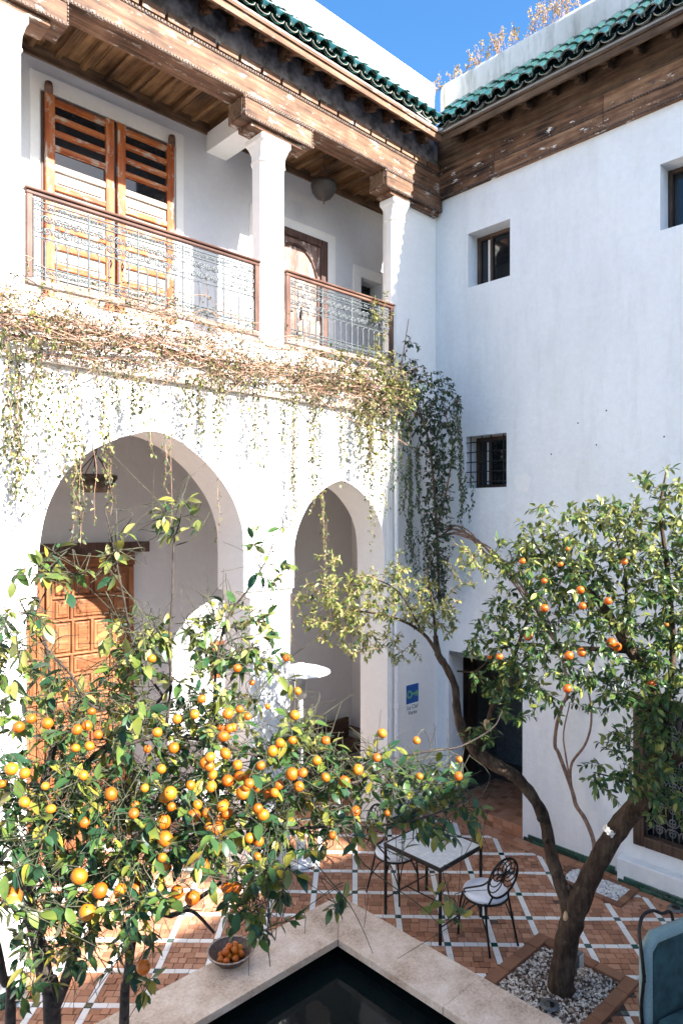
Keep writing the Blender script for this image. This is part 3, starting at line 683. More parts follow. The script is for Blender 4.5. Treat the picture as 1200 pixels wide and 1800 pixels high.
def balustrade(x0, x1, label):
    g = root('balcony_railing', label, 'railing', ((x0 + x1) / 2, YF - 0.02, 6.10), 'gallery railings'); y = YF - 0.02
    build('handrail', MB().box(x0 - .01, x1 + .01, y - 0.042, y + 0.042, 6.918, 6.945), M['rail'], g, bevel=0.012)
    build('handrail', MB().box(x0, x1, y - 0.024, y + 0.024, 6.884, 6.916), M['rail'], g, bevel=0.008)
    build('foot_rail', MB().box(x0, x1, y - 0.032, y + 0.032, 6.108, 6.165), M['greyrail'], g, bevel=0.008)
    for a in (x0, x1 - 0.065): build('post', MB().box(a + .004, a + 0.054, y - 0.026, y + 0.026, 6.166, 6.883), M['railz'], g, bevel=0.006)
    a0, a1 = x0 + 0.07, x1 - 0.07
    for z in (6.848, 6.776, 6.54, 6.285, 6.205): build('cross_bar', MB().tube([(a0 - .01, y, z), (a1 + .01, y, z)], 0.008, 4), M['ironL'], g)
    n = int((a1 - a0) / 0.095); st = (a1 - a0) / n
    for k in range(n + 1):
        x = a0 + st * k; tall = k % 5 == 0
        build('bar', MB().tube([(x, y, 6.18), (x, y, 6.868 if tall else 6.49)], 0.0105 if tall else 0.0085, 5), M['ironL'], g)
        if k < n:
            inst('bar_arch', arch_me, g, (x + st / 2, y, 6.49), None, (st / 0.095, 1, 1))
            inst('scroll', sc_small, g, (x + st / 2, y, 6.245), (0, R.choice([0, PI]), 0))
            inst('scroll', sc_small, g, (x + st / 2, y, 6.812), (0, PI * (k % 2), 0))
    for k in range(n // 5 + 1):
        for q, (dx, dz, ro) in enumerate(((0.7, .05, 0), (2.5, .05, 0), (4.3, .05, 0), (0.7, -.05, PI), (2.5, -.05, PI), (4.3, -.05, PI), (1.6, .055, PI), (1.6, -.055, 0), (3.4, .055, PI), (3.4, -.055, 0))):
            x = a0 + st * (5 * k + dx)
            if x < a1 - .03: inst('scroll', sc_big, g, (x, y, 6.658 + dz), (0, ro, 0))
        x = a0 + st * (5 * k + 2.5)
        if x < a1 - .03: inst('ring', rg, g, (x, y, 6.658))
    return g
balustrade(2.085, 4.555, 'long wooden-railed iron balustrade in front of the orange louvred doors')
balustrade(4.935, 6.765, 'short wooden-railed iron balustrade in front of the pinkish arched door')
# ================================================================== RIGHT: the tall shaded wall
W = root('walled_house', 'tall plain white house wall with small deep windows under a dark timber eave', 'building', (XW, 4.0, 0))
HOLES = [(4.889, 5.551, 7.265, 8.005), (2.20, 2.992, 7.27, 8.0), (4.94, 5.589, 4.517, 5.227), (4.705, 5.88, -0.1, 2.25), (1.95, 3.26, 0.457, 2.10)]   # y0,y1,z0,z1
Y0, Y1, TH = -6.0, 6.095, 0.34
ys = sorted({Y0, Y1} | {h[0] for h in HOLES} | {h[1] for h in HOLES}); zs = sorted({-0.1, 8.66} | {h[2] for h in HOLES} | {h[3] for h in HOLES})
mb = MB()
for a, b_ in zip(ys, ys[1:]):
    for c, d in zip(zs, zs[1:]):
        my, mz = (a + b_) / 2, (c + d) / 2
        if any(h[0] < my < h[1] and h[2] < mz < h[3] for h in HOLES): continue
        mb.add([(XW, a, c), (XW, b_, c), (XW, b_, d), (XW, a, d)], [(3, 2, 1, 0)])
        mb.add([(XW + TH, a, c), (XW + TH, b_, c), (XW + TH, b_, d), (XW + TH, a, d)], [(0, 1, 2, 3)])
for a, b_, c, d in HOLES:
    p = [(XW, a, c), (XW, b_, c), (XW, b_, d), (XW, a, d)]; q = [(x + TH, y, z) for x, y, z in p]
    mb.add(p + q, [(0, 1, 5, 4), (1, 2, 6, 5), (2, 3, 7, 6), (3, 0, 4, 7)])
mb.add([(XW, Y0, 8.66), (XW + TH, Y0, 8.66), (XW + TH, Y1, 8.66), (XW, Y1, 8.66)], [(0, 1, 2, 3)])
mb.box(XW + TH - 0.02, XW + TH, Y1, Y1 + 0.6, -0.1, 2.6)
mb.add([(XW, Y1, -.1), (XW + TH, Y1, -.1), (XW + TH, Y1, 8.66), (XW, Y1, 8.66)], [(0, 1, 2, 3)])
build('wall', mb, M['wallR'], W)
# near-black solid boxes that stand in for the dim rooms behind the openings
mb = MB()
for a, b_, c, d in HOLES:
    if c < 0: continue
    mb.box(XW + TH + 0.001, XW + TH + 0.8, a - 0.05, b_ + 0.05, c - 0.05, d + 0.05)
build('dark_room_block', mb, M['dark'], W)
# upper timber band: two courses with bead lines, then the dark recess and the eave
for z0, z1, pr, mk in ((8.605, 8.812, 0.05, 'beamR'), (8.815, 9.03, 0.045, 'beamR')):
    y = -1.5
    for cut in (1.9, 3.62, 5.1, 6.08):
        build('eave_beam', MB().box(XW - pr, XW + 0.05, y + .002, cut - .002, z0, z1, R.random()), M[mk], W, bevel=0.006); y = cut
def ybeads(z, x, r=0.011, step=0.034):
    mb = MB(); y = 1.2
    while y < 6.05: mb.box(x - r, x + 0.004, y, y + step * 0.62, z - r, z + r); y += step
    build('bead_strip', mb, M['bead'], W, kind='stuff')
ybeads(8.618, XW - 0.054); ybeads(8.814, XW - 0.054)
for k, y in enumerate((5.62, 5.15, 4.62, 4.25, 3.80, 3.05)):     # pale nail heads
    build('nail_head', MB().lathe([(0.0, 0.012), (0.012, 0.009), (0.018, 0.0)], (0, 0, 0), 8), M['greymetal'], W, local=True).location = Vector((XW - 0.052, y, 8.70 + 0.2 * (k % 2))) - wloc(W)
for o in W.children:
    if o.name.startswith('nail_head'): o.rotation_euler = (0, -PI / 2, 0)
build('frieze', MB().box(XW - 0.03, XW + 0.05, Y0, 6.05, 9.032, 9.50), M['beamRdark'], W)
eave(W, 1.0, 5.74, 'Y', XW, M['beamRdark'], M['beamRdark'], '')
# rounded parapet with weathered plaster
mb = MB(); prof = [(0.05, 9.5), (0.05, 10.24), (0.075, 10.30), (0.13, 10.335), (0.22, 10.345), (0.31, 10.335), (0.37, 10.29), (0.39, 10.2), (0.39, 9.5)]
ylist = [Y0, 2.0, 4.0, 5.75, 6.0, 6.07, 6.11]; inset = [0, 0, 0, 0, 0.0, 0.02, 0.06]
vs = []
for y, s in zip(ylist, inset):
    for px_, z in prof: vs.append((XW + px_ + (0 if px_ > .2 else s), y, z - (0.10 * (s / 0.06) ** 2 if z > 10.2 else 0)))
k = len(prof)
mb.add(vs, [(i * k + j, i * k + j + 1, (i + 1) * k + j + 1, (i + 1) * k + j) for i in range(len(ylist) - 1) for j in range(k - 1)], 0, True)
mb.add(vs[-k:], [tuple(range(k))])
build('parapet', mb, M['parR'], W)
# windows
def window(y0, y1, z0, z1, dep, grille):
    x = XW + dep
    w = build('window', MB().box(x + 0.012, x + 0.02, y0 + .045, y1 - .045, z0 + .045, z1 - .045), M['glass'], W)
    for nm, q in (('frame', (y1 - 0.05, y1 - .002, z0 + .002, z1 - .002)), ('frame', (y0 + .002, y0 + 0.05, z0 + .002, z1 - .002)), ('frame', (y0 + .051, y1 - .051, z1 - 0.05, z1 - .002)), ('frame', (y0 + .051, y1 - .051, z0 + .002, z0 + 0.05)), ('mullion', ((y0 + y1) / 2 - .018 + .1, (y0 + y1) / 2 + .018 + .1, z0 + .051, z1 - .051))):
        build(nm, MB().box(x - 0.025, x + 0.03, *q, R.random()), M['winwood'], w, bevel=0.005)
    yy = y1 - 0.17
    build('curtain_edge', MB().box(x - 0.004, x + 0.010, yy - 0.03, yy, z0 + .06, z1 - .07), M['heater'], w)
    if grille:
        for t in (0.10, 0.40, 0.62, 0.90): build('bar', MB().tube([(XW + 0.03, y0 + (y1 - y0) * t, z0 - .01), (XW + 0.03, y0 + (y1 - y0) * t, z1 + .01)], 0.009, 6), M['iron'], w)
        for t in (0.12, 0.31, 0.50, 0.69, 0.88): build('bar', MB().tube([(XW + 0.02, y0 - .01, z0 + (z1 - z0) * t), (XW + 0.02, y1 + .01, z0 + (z1 - z0) * t)], 0.008, 6), M['iron'], w)
    return w
window(*HOLES[0], 0.24, False); window(*HOLES[1], 0.24, False); window(*HOLES[2], 0.27, True)
y0, y1, z0, z1 = HOLES[4]
gw = build('ground_window', MB().box(XW + 0.10, XW + 0.11, y0 + .08, y1 - .08, z0 + .08, z1 - .08), M['glass'], W)
for q in ((y1 - 0.10, y1 + .02, z0 - .02, z1 + .02), (y0 - .02, y0 + 0.10, z0 - .02, z1 + .02), (y0 + .101, y1 - .101, z1 - 0.10, z1 + .02), (y0 + .101, y1 - .101, z0 - .02, z0 + 0.10)):
    build('frame', MB().box(XW - 0.035, XW + 0.09, *q, R.random()), M['winwood'], gw, bevel=0.012)
scg = MB()
for s_ in (1, -1):
    c = scroll_curve(0.062, 1.3)
    scg.tube([(0, s_ * (-x + 0.062), z) for x, z in c][::-1] + [(0, 0, -0.07)], 0.007, 4)
scg = scg.mesh('scroll'); scg.materials.append(M['greymetal'])
for i in range(8):
    for j in range(11):
        inst('scroll', scg, gw, (XW + 0.05, y0 + 0.17 + i * 0.138, z0 + 0.19 + j * 0.128), (PI * (j % 2), 0, 0))
for i in range(9): build('bar', MB().tube([(XW + 0.05, y0 + 0.1 + i * 0.138, z0 + .1), (XW + 0.05, y0 + 0.1 + i * 0.138, z1 - .1)], 0.006, 4), M['greymetal'], gw)
# doorway with a raised brick threshold
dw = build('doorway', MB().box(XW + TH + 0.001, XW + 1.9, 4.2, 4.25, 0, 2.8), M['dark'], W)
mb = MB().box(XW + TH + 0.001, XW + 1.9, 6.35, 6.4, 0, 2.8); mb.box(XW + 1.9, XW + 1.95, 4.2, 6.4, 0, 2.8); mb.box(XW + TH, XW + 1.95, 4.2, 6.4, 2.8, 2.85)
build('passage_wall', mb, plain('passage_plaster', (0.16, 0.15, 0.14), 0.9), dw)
build('threshold', MB().box(XW + 0.02, XW + 1.9, 4.69, 6.35, -0.02, 0.142), M['joint'], dw)
for i in range(15):
    for j in range(13):
        a, c = XW + 0.012 + i * 0.115, 4.71 + j * 0.09
        build('brick', MB().box(a + .002, a + .112, c + .002, c + .087, 0.12, 0.150 + R.gauss(0, .0012), R.random()), M['terra'], dw) if i < 10 else None
for j in range(8):
    for k in range(2): build('brick', MB().box(XW - 0.002, XW + 0.018, 4.71 + j * .146 + .003, 4.71 + (j + 1) * .146 - .003, 0.004 + k * .070, 0.070 + k * .070, R.random()), M['terra'], dw)
build('jamb_tile', MB().box(XW + 0.01, XW + TH, 5.862, 5.878, 0.151, 0.25), M['brick'], dw)
build('door_leaf', MB().box(XW + TH + .01, XW + TH + 0.9, 6.26, 6.30, 0.15, 2.2), M['doorD'], dw)
build('door_lintel', MB().box(XW + 0.02, XW + TH - .01, 4.71, 5.875, 2.19, 2.245), M['greymetal'], dw)
# plaster plinth and its green glazed kerb
build('ledge', MB().box(XW - 0.13, XW - 0.001, -1.4, 3.42, -0.02, 0.272), M['wallR'], W, bevel=0.012)
def kerb(ya, yb, x):
    n = int((yb - ya) / 0.125)
    for k in range(n):
        for q in range(2):
            sh = 0.06 * q; a = ya + k * 0.125 + sh
            if a + .125 > yb: continue
            build('kerb_tile', MB().box(x - 0.028, x - 0.001, a + .003, a + .122, 0.004 + q * 0.045, 0.046 + q * 0.045, R.random()), M['gtile'], W, bevel=0.003)
kerb(3.43, 4.70, XW); kerb(5.89, 6.05, XW); kerb(0.4, 3.42, XW - 0.13)
pt = [(XW - 0.006, 4.705 + 0.115 * math.cos(t) * (1 + 0.10 * math.sin(3 * t)), 4.56 + 0.125 * math.sin(t) * (1 + 0.08 * math.cos(2 * t))) for t in lerpl(0, 2 * PI, 19)[:-1]]
build('plaster_patch', MB().poly_prism(pt, (0.005, 0, 0)), M['patch'], W)
for y, z in ((3.95, 5.25), (3.60, 5.36), (3.72, 4.97), (2.95, 5.0), (4.3, 4.9)): build('hole_dark_disc', MB().lathe([(0, 0.0), (0.010, 0.0)], (0, 0, 0), 7), M['dark'], W, local=True).location = Vector((XW - 0.003, y, z)) - wloc(W)  # flat near-black discs painted as the shade inside small holes
for o in W.children:
    if o.name.startswith('hole_dark_disc'): o.rotation_euler = (0, -PI / 2, 0)

# ================================================================== fittings on the walls
g = root('drainpipe', 'white painted drainpipe in the shaded corner beside the second arch', 'pipe', (6.93, YF - 0.06, 0))
build('pipe_run', MB().tube([(6.79, YF - 0.065, 0.3), (6.79, YF - 0.065, 5.40)], 0.036, 12), M['pipe'], g)
for z in (1.6, 3.2, 4.9): build('pipe_clip', MB().lathe([(0.036, -0.02), (0.044, -0.018), (0.044, 0.018), (0.036, 0.02)], (6.79, YF - 0.065, z), 12), M['pipe'], g)

g = root('wall_sign', 'blue and white plaque with a green key reading La Clef Verte', 'sign', (7.175, YF, 1.39))
y = YF - 0.008
build('plate', MB().box(7.045, 7.31, y, YF - 0.001, 1.39, 1.835), plain('sign_white', (0.80, 0.81, 0.80), 0.4, var=0.02), g, bevel=0.004)
blue, key = plain('sign_blue', (0.02, 0.09, 0.33), 0.4, var=0.05), plain('sign_green', (0.16, 0.42, 0.16), 0.4, var=0.05)
build('blue_field', MB().box(7.05, 7.305, y - 0.002, y, 1.575, 1.83), blue, g)
kb = MB(); n = 18
rv = [(7.115 + q * math.cos(t), y - 0.004, 1.70 + q * math.sin(t)) for t in lerpl(0, 2 * PI, n + 1)[:-1] for q in (0.055, 0.032)]
kb.add(rv, [(2 * i, 2 * ((i + 1) % n), 2 * ((i + 1) % n) + 1, 2 * i + 1) for i in range(n)])
kb.box(7.168, 7.295, y - 0.004, y - 0.0025, 1.688, 1.712); kb.box(7.235, 7.252, y - 0.004, y - 0.0025, 1.66, 1.6879); kb.box(7.27, 7.288, y - 0.004, y - 0.0025, 1.655, 1.6879); kb.box(7.245, 7.28, y - 0.004, y - 0.0025, 1.7121, 1.735)
build('key_emblem', kb, key, g)
def text(s, size, loc, parent, mat, rot):
    c = bpy.data.curves.new('lettering', 'FONT'); c.body = s; c.size = size; c.align_x = 'CENTER'; c.extrude = 0.0006; c.resolution_u = 3
    o = bpy.data.objects.new('lettering', c); COL.objects.link(o)
    dg = bpy.context.evaluated_depsgraph_get(); dg.update()
    me = bpy.data.meshes.new_from_object(o.evaluated_get(dg)); COL.objects.unlink(o); bpy.data.objects.remove(o)
    me.name = 'lettering'; me.materials.clear(); me.materials.append(mat)
    return inst('lettering', me, parent, loc, rot)
ink = plain('sign_ink', (0.03, 0.09, 0.06), 0.5)
text('La Clef', 0.080, (7.178, y - 0.003, 1.497), g, ink, (PI / 2, 0, 0)); text('Verte', 0.080, (7.178, y - 0.003, 1.422), g, ink, (PI / 2, 0, 0))

g = root('pendant_lamp', 'smoky bowl-shaped ceiling lamp hanging in the upper gallery', 'lamp', (6.07, 6.67, 8.98))
build('bowl', MB().lathe([(0.0, 8.30), (0.02, 8.31), (0.10, 8.345), (0.155, 8.42), (0.172, 8.50), (0.165, 8.535), (0.155, 8.53), (0.15, 8.49), (0.0, 8.36)], (6.07, 6.67, 0), 20), M['lampg'], g)
build('finial', MB().lathe([(0.0, 8.255), (0.012, 8.27), (0.006, 8.285), (0.022, 8.30), (0.03, 8.318)], (6.07, 6.67, 0), 10), M['bronze'], g)
for k in range(3): a = k * 2.094; build('chain', MB().tube([(6.07 + .15 * math.cos(a), 6.67 + .15 * math.sin(a), 8.53), (6.07, 6.67, 8.80), (6.07, 6.67, 8.97)], 0.006, 5), M['bronze'], g)

lc = at(168, 850, 7.5)
g = root('hanging_lantern', 'dark metal bowl lantern on chains under the large arch', 'lamp', (lc.x, lc.y, 5.44))
zb = lc.z
build('bowl', MB().lathe([(0.0, zb - .10), (0.12, zb - .095), (0.19, zb - .03), (0.215, zb + .045), (0.20, zb + .045), (0.17, zb - .02), (0.0, zb - .08)], (lc.x, lc.y, 0), 16), M['bronze'], g)
build('rim', MB().lathe([(0.212, zb + .045), (0.23, zb + .05), (0.23, zb + .09), (0.212, zb + .095), (0.205, zb + .045)], (lc.x, lc.y, 0), 16), M['bronze'], g)
for k in range(5): a = k * 1.2566; build('chain', MB().tube([(lc.x + .21 * math.cos(a), lc.y + .21 * math.sin(a), zb + .09), (lc.x, lc.y, zb + .33)], 0.006, 4), M['bronze'], g)
mb = MB(); z = zb + .33
while z < 5.44: mb.tube([(lc.x + 0.012 * math.cos(t), lc.y, z + .02 + .024 * math.sin(t)) for t in lerpl(0, 2 * PI, 8)], 0.005, 4); z += 0.036
build('chain', mb, M['bronze'], g)

g = root('wall_mirror', 'small dark mirror in a reddish wooden frame on the arcade back wall', 'mirror', (5.62, YL, 1.8))
build('glass', MB().box(5.50, 5.74, YL - 0.02, YL - 0.008, 1.85, 2.27), M['glass'], g)
for q in ((5.44, 5.50, 1.80, 2.33), (5.74, 5.80, 1.80, 2.33), (5.501, 5.739, 2.27, 2.33), (5.501, 5.739, 1.80, 1.85)): build('frame', MB().box(q[0], q[1], YL - 0.035, YL - 0.004, q[2], q[3]), M['doorO'], g, bevel=0.005)

g = root('bench', 'dark brown wooden bench against the wall inside the second arch', 'bench', (7.2, 8.1, 0))
build('seat', MB().box(6.3, 8.1, 7.72, 8.25, 0.36, 0.42), M['wicker'], g, bevel=0.01)
for k in range(6): build('back_board', MB().box(6.3 + k * .3 + .004, 6.3 + (k + 1) * .3 - .004, 8.26, 8.31, 0.36, 0.74, R.random()), M['wicker'], g, bevel=0.008)
for x in (6.34, 8.0): 
    for y in (7.76, 8.2): build('leg', MB().box(x, x + .06, y, y + .05, 0.005, 0.36), M['wicker'], g)
build('arm', MB().box(6.28, 6.34, 7.75, 8.25, 0.55, 0.60), M['wicker'], g); build('arm', MB().box(8.06, 8.12, 7.75, 8.25, 0.55, 0.60), M['wicker'], g)

hc = at(528, 1180, 8.15); hx, hy = hc.x, hc.y
g = root('patio_heater', 'white mushroom-topped patio heater standing before the arches', 'heater', (hx, hy, 0))
build('reflector', MB().lathe([(0.0, hc.z + .075), (0.10, hc.z + .07), (0.25, hc.z + .04), (0.355, hc.z + .002), (0.36, hc.z - .012), (0.34, hc.z - .01), (0.0, hc.z + .03)], (hx, hy, 0), 32), M['heater'], g)
build('cap', MB().lathe([(0.0, hc.z + .10), (0.05, hc.z + .095), (0.075, hc.z + .075)], (hx, hy, 0), 16), M['heater'], g)
build('burner', MB().lathe([(0.055, hc.z - .32), (0.07, hc.z - .30), (0.07, hc.z - .05), (0.05, hc.z + .02)], (hx, hy, 0), 16), M['steel'], g)
build('post', MB().tube([(hx, hy, 0.7), (hx, hy, hc.z - .31)], 0.032, 12), M['heater'], g)
build('gas_housing', MB().lathe([(0.0, 0.30), (0.05, 0.30), (0.06, 0.26), (0.06, 0.05), (0.20, 0.04), (0.20, 0.01)], (hx, hy, 0), 20), M['heater'], g)

# ================================================================== basin with stone coping
g = root('fountain_basin', 'raised dark pool edged with a broad pinkish stone coping', 'basin', ((BAS[0] + BAS[1]) / 2, (BAS[2] + BAS[3]) / 2, 0))
x0, x1, y0, y1 = BAS; cw = 0.50; zc = 0.40
mb = MB()
for a, b_, c, d in ((x0 + .04, x1 - .04, y1 - .30, y1 - .04), (x0 + .04, x1 - .04, y0 + .04, y0 + .30), (x0 + .04, x0 + .30, y0 + .301, y1 - .301), (x1 - .30, x1 - .04, y0 + .301, y1 - .301)): mb.box(a, b_, c, d, -0.02, zc - 0.062)
build('basin_wall', mb, M['black'], g)
build('lining', MB().box(x0 + .3, x1 - .3, y0 + .3, y1 - .3, -0.01, 0.03), M['black'], g)
def slab(ring):
    build('coping_slab', MB().poly_prism([(p[0], p[1], zc - 0.06) for p in ring], (0, 0, 0.06), R.random()), M['stone'], g, bevel=0.012)
cxs = [x0 + cw, x0 + cw + 0.02, x1 - cw]
slab([(x0, y1), (x0 + cw, y1 - cw), (x1 - cw, y1 - cw), (x1, y1)])
j = 0.0025
slab([(x1, y1 - 2 * j), (x1 - cw, y1 - cw - 2 * j), (x1 - cw, 3.2), (x1, 3.2)][::1]); slab([(x1, 3.2 - j), (x1 - cw, 3.2 - j), (x1 - cw, y0 + cw), (x1, y0)])
slab([(x0, y1 - 2 * j), (x0, y0), (x0 + cw, y0 + cw), (x0 + cw, y1 - cw - 2 * j)]); slab([(x0 + 2 * j, y0), (x1 - 2 * j, y0), (x1 - cw - 2 * j, y0 + cw), (x0 + cw + 2 * j, y0 + cw)])
wmb = MB(); wmb.add([(x0 + .29, y0 + .29, 0.20), (x1 - .29, y0 + .29, 0.20), (x1 - .29, y1 - .29, 0.20), (x0 + .29, y1 - .29, 0.20)], [(0, 1, 2, 3)])
build('water', wmb, M['water'], kind='structure')

# gravel bed round the forked tree
x0, x1, y0, y1 = PLA
g = root('gravel_bed', 'brick-edged bed of mixed pebbles round the forked orange tree', 'planting bed', ((x0 + x1) / 2, (y0 + y1) / 2, 0))
mb = MB().box(x0 - .02, x1 - .1, y0 + .1, y1 - .1, -0.03, -0.01)
build('soil', mb, M['soil'], g)
for (a, b_, c, d, ax) in ((x0, x1, y1 - .115, y1, 0), (x1 - .115, x1, y0 + .116, y1 - .116, 1), (x0, x1, y0, y0 + .115, 0)):
    n = int(round(((b_ - a) if ax == 0 else (d - c)) / 0.235))
    for k in range(n):
        if ax == 0: q = (a + (b_ - a) * k / n + .003, a + (b_ - a) * (k + 1) / n - .003, c, d)
        else: q = (a, b_, c + (d - c) * k / n + .003, c + (d - c) * (k + 1) / n - .003)
        build('edging_brick', MB().box(*q, -0.02, 0.030 + R.gauss(0, .003), R.random()), M['brick'], g, bevel=0.006)
ico = [(0, 0, 1), (.894, 0, .447), (.276, .851, .447), (-.724, .526, .447), (-.724, -.526, .447), (.276, -.851, .447), (.724, .526, -.447), (-.276, .851, -.447), (-.894, 0, -.447), (-.276, -.851, -.447), (.724, -.526, -.447)]
icf = [(0, 1, 2), (0, 2, 3), (0, 3, 4), (0, 4, 5), (0, 5, 1), (1, 6, 2), (2, 7, 3), (3, 8, 4), (4, 9, 5), (5, 10, 1), (2, 6, 7), (3, 7, 8), (4, 8, 9), (5, 9, 10), (1, 10, 6)]
def pebbles(n, inside, x0, x1, y0, y1, size, zb):
    mb = MB()
    while n > 0:
        x, y = R.uniform(x0, x1), R.uniform(y0, y1)
        if not inside(x, y): continue
        n -= 1; s = R.uniform(*size); q = Matrix.Rotation(R.uniform(0, 6.3), 3, 'Z') @ Matrix.Diagonal((s * R.uniform(.8, 1.5), s, s * 0.6))
        mb.add([q @ Vector(v) + Vector((x, y, zb + R.uniform(0, .012))) for v in ico], icf, R.random(), True)
    return mb
build('pebbles', pebbles(3000, lambda x, y: True, x0 + .01, x1 - .125, y0 + .125, y1 - .125, (0.008, 0.015), 0.0), M['pebble'], g, kind='stuff')
g2 = root('pebble_square', 'small square of white pebbles set in the paving by the right wall', 'planting bed', (7.31, 3.55, 0))
build('soil', MB().box(7.16, 7.50, 3.22, 3.88, -0.02, -0.004), M['soil'], g2)
build('pebbles', pebbles(560, lambda x, y: True, 7.17, 7.49, 3.23, 3.87, (0.012, 0.022), 0.004), M['wpebble'], g2, kind='stuff')
for (a, b_, c, d, ax) in ((7.09, 7.165, 3.15, 3.95, 1), (7.495, 7.57, 3.15, 3.95, 1), (7.168, 7.492, 3.15, 3.225, 0), (7.168, 7.492, 3.875, 3.95, 0)):
    n = 4 if ax else 2
    for k in range(n):
        q = (a, b_, c + (d - c) * k / n + .003, c + (d - c) * (k + 1) / n - .003) if ax else (a + (b_ - a) * k / n + .003, a + (b_ - a) * (k + 1) / n - .003, c, d)
        build('edging_brick', MB().box(*q, -0.02, 0.022 + R.gauss(0, .002), R.random()), M['brick'], g2, bevel=0.004)

def uplight(p, label):
    g = root('ground_spotlight', label, 'lamp', p, 'round sunken spotlights')
    build('ring', MB().lathe([(0.045, 0.012), (0.075, 0.012), (0.08, 0.0)], p, 16), M['greymetal'], g); build('lens', MB().lathe([(0.0, 0.008), (0.046, 0.008)], p, 16), M['glass'], g)
uplight(tuple(onZ(965, 1768, 0.02)), 'round grey spotlight sunk in the pebbles before the tree trunk')
uplight(tuple(onZ(1187, 1598, 0.004)), 'round grey spotlight sunk in the brick paving near the green kerb')
p = onZ(1012, 1712, 0.03)
g = root('box_spotlight', 'small grey box spotlight leaning at the foot of the forked tree', 'lamp', tuple(p))
build('housing', MB().box(p.x - .045, p.x + .045, p.y - .05, p.y + .05, p.z + .08, p.z + .20), M['greymetal'], g, bevel=0.01)
build('lens', MB().box(p.x - .04, p.x + .04, p.y - .055, p.y - .051, p.z + .09, p.z + .19), plain('lamp_lens', (0.5, 0.52, 0.5), 0.15), g); build('spike', MB().tube([(p.x, p.y, p.z - .04), (p.x, p.y, p.z + .085)], 0.012, 6), M['greymetal'], g)

# ================================================================== garden furniture
TX0, TX1, TY0, TY1, TZ = 5.205, 5.905, 4.06, 4.80, 0.74
g = root('garden_table', 'square white mosaic table on a black iron frame', 'table', ((TX0 + TX1) / 2, (TY0 + TY1) / 2, 0))
build('tabletop', MB().box(TX0 + .02, TX1 - .02, TY0 + .02, TY1 - .02, TZ - .022, TZ), M['mosaic'], g)
for q in ((TX0, TX1, TY0, TY0 + .02), (TX0, TX1, TY1 - .02, TY1), (TX0, TX0 + .02, TY0 + .021, TY1 - .021), (TX1 - .02, TX1, TY0 + .021, TY1 - .021)): build('rim', MB().box(*q, TZ - .035, TZ + .004), M['iron'], g, bevel=0.003)
for x in (TX0 + .015, TX1 - .015):
    for y in (TY0 + .015, TY1 - .015): build('leg', MB().box(x - .0125, x + .0125, y - .0125, y + .0125, 0.003, TZ - .036), M['iron'], g, bevel=0.003)
for y in (TY0 + .015, TY1 - .015): build('stretcher', MB().tube([(TX0 + .02, y, 0.17), (TX1 - .02, y, 0.17)], 0.007, 6), M['iron'], g)
build('stretcher', MB().tube([((TX0 + TX1) / 2, TY0 + .015, 0.17), ((TX0 + TX1) / 2, TY1 - .015, 0.17)], 0.007, 6), M['iron'], g)
c = onZ(765, 1476, TZ)
g = root('pink_cup', 'small pink cup on the white mosaic table', 'cup', (c.x, c.y, TZ + .004))
build('cup', MB().lathe([(0.0, 0.001), (0.026, 0.001), (0.036, 0.012), (0.038, 0.045), (0.034, 0.045), (0.03, 0.014), (0.0, 0.008)], (0, 0, 0), 16), plain('pink_glaze', (0.55, 0.25, 0.27), 0.25), g, local=True)

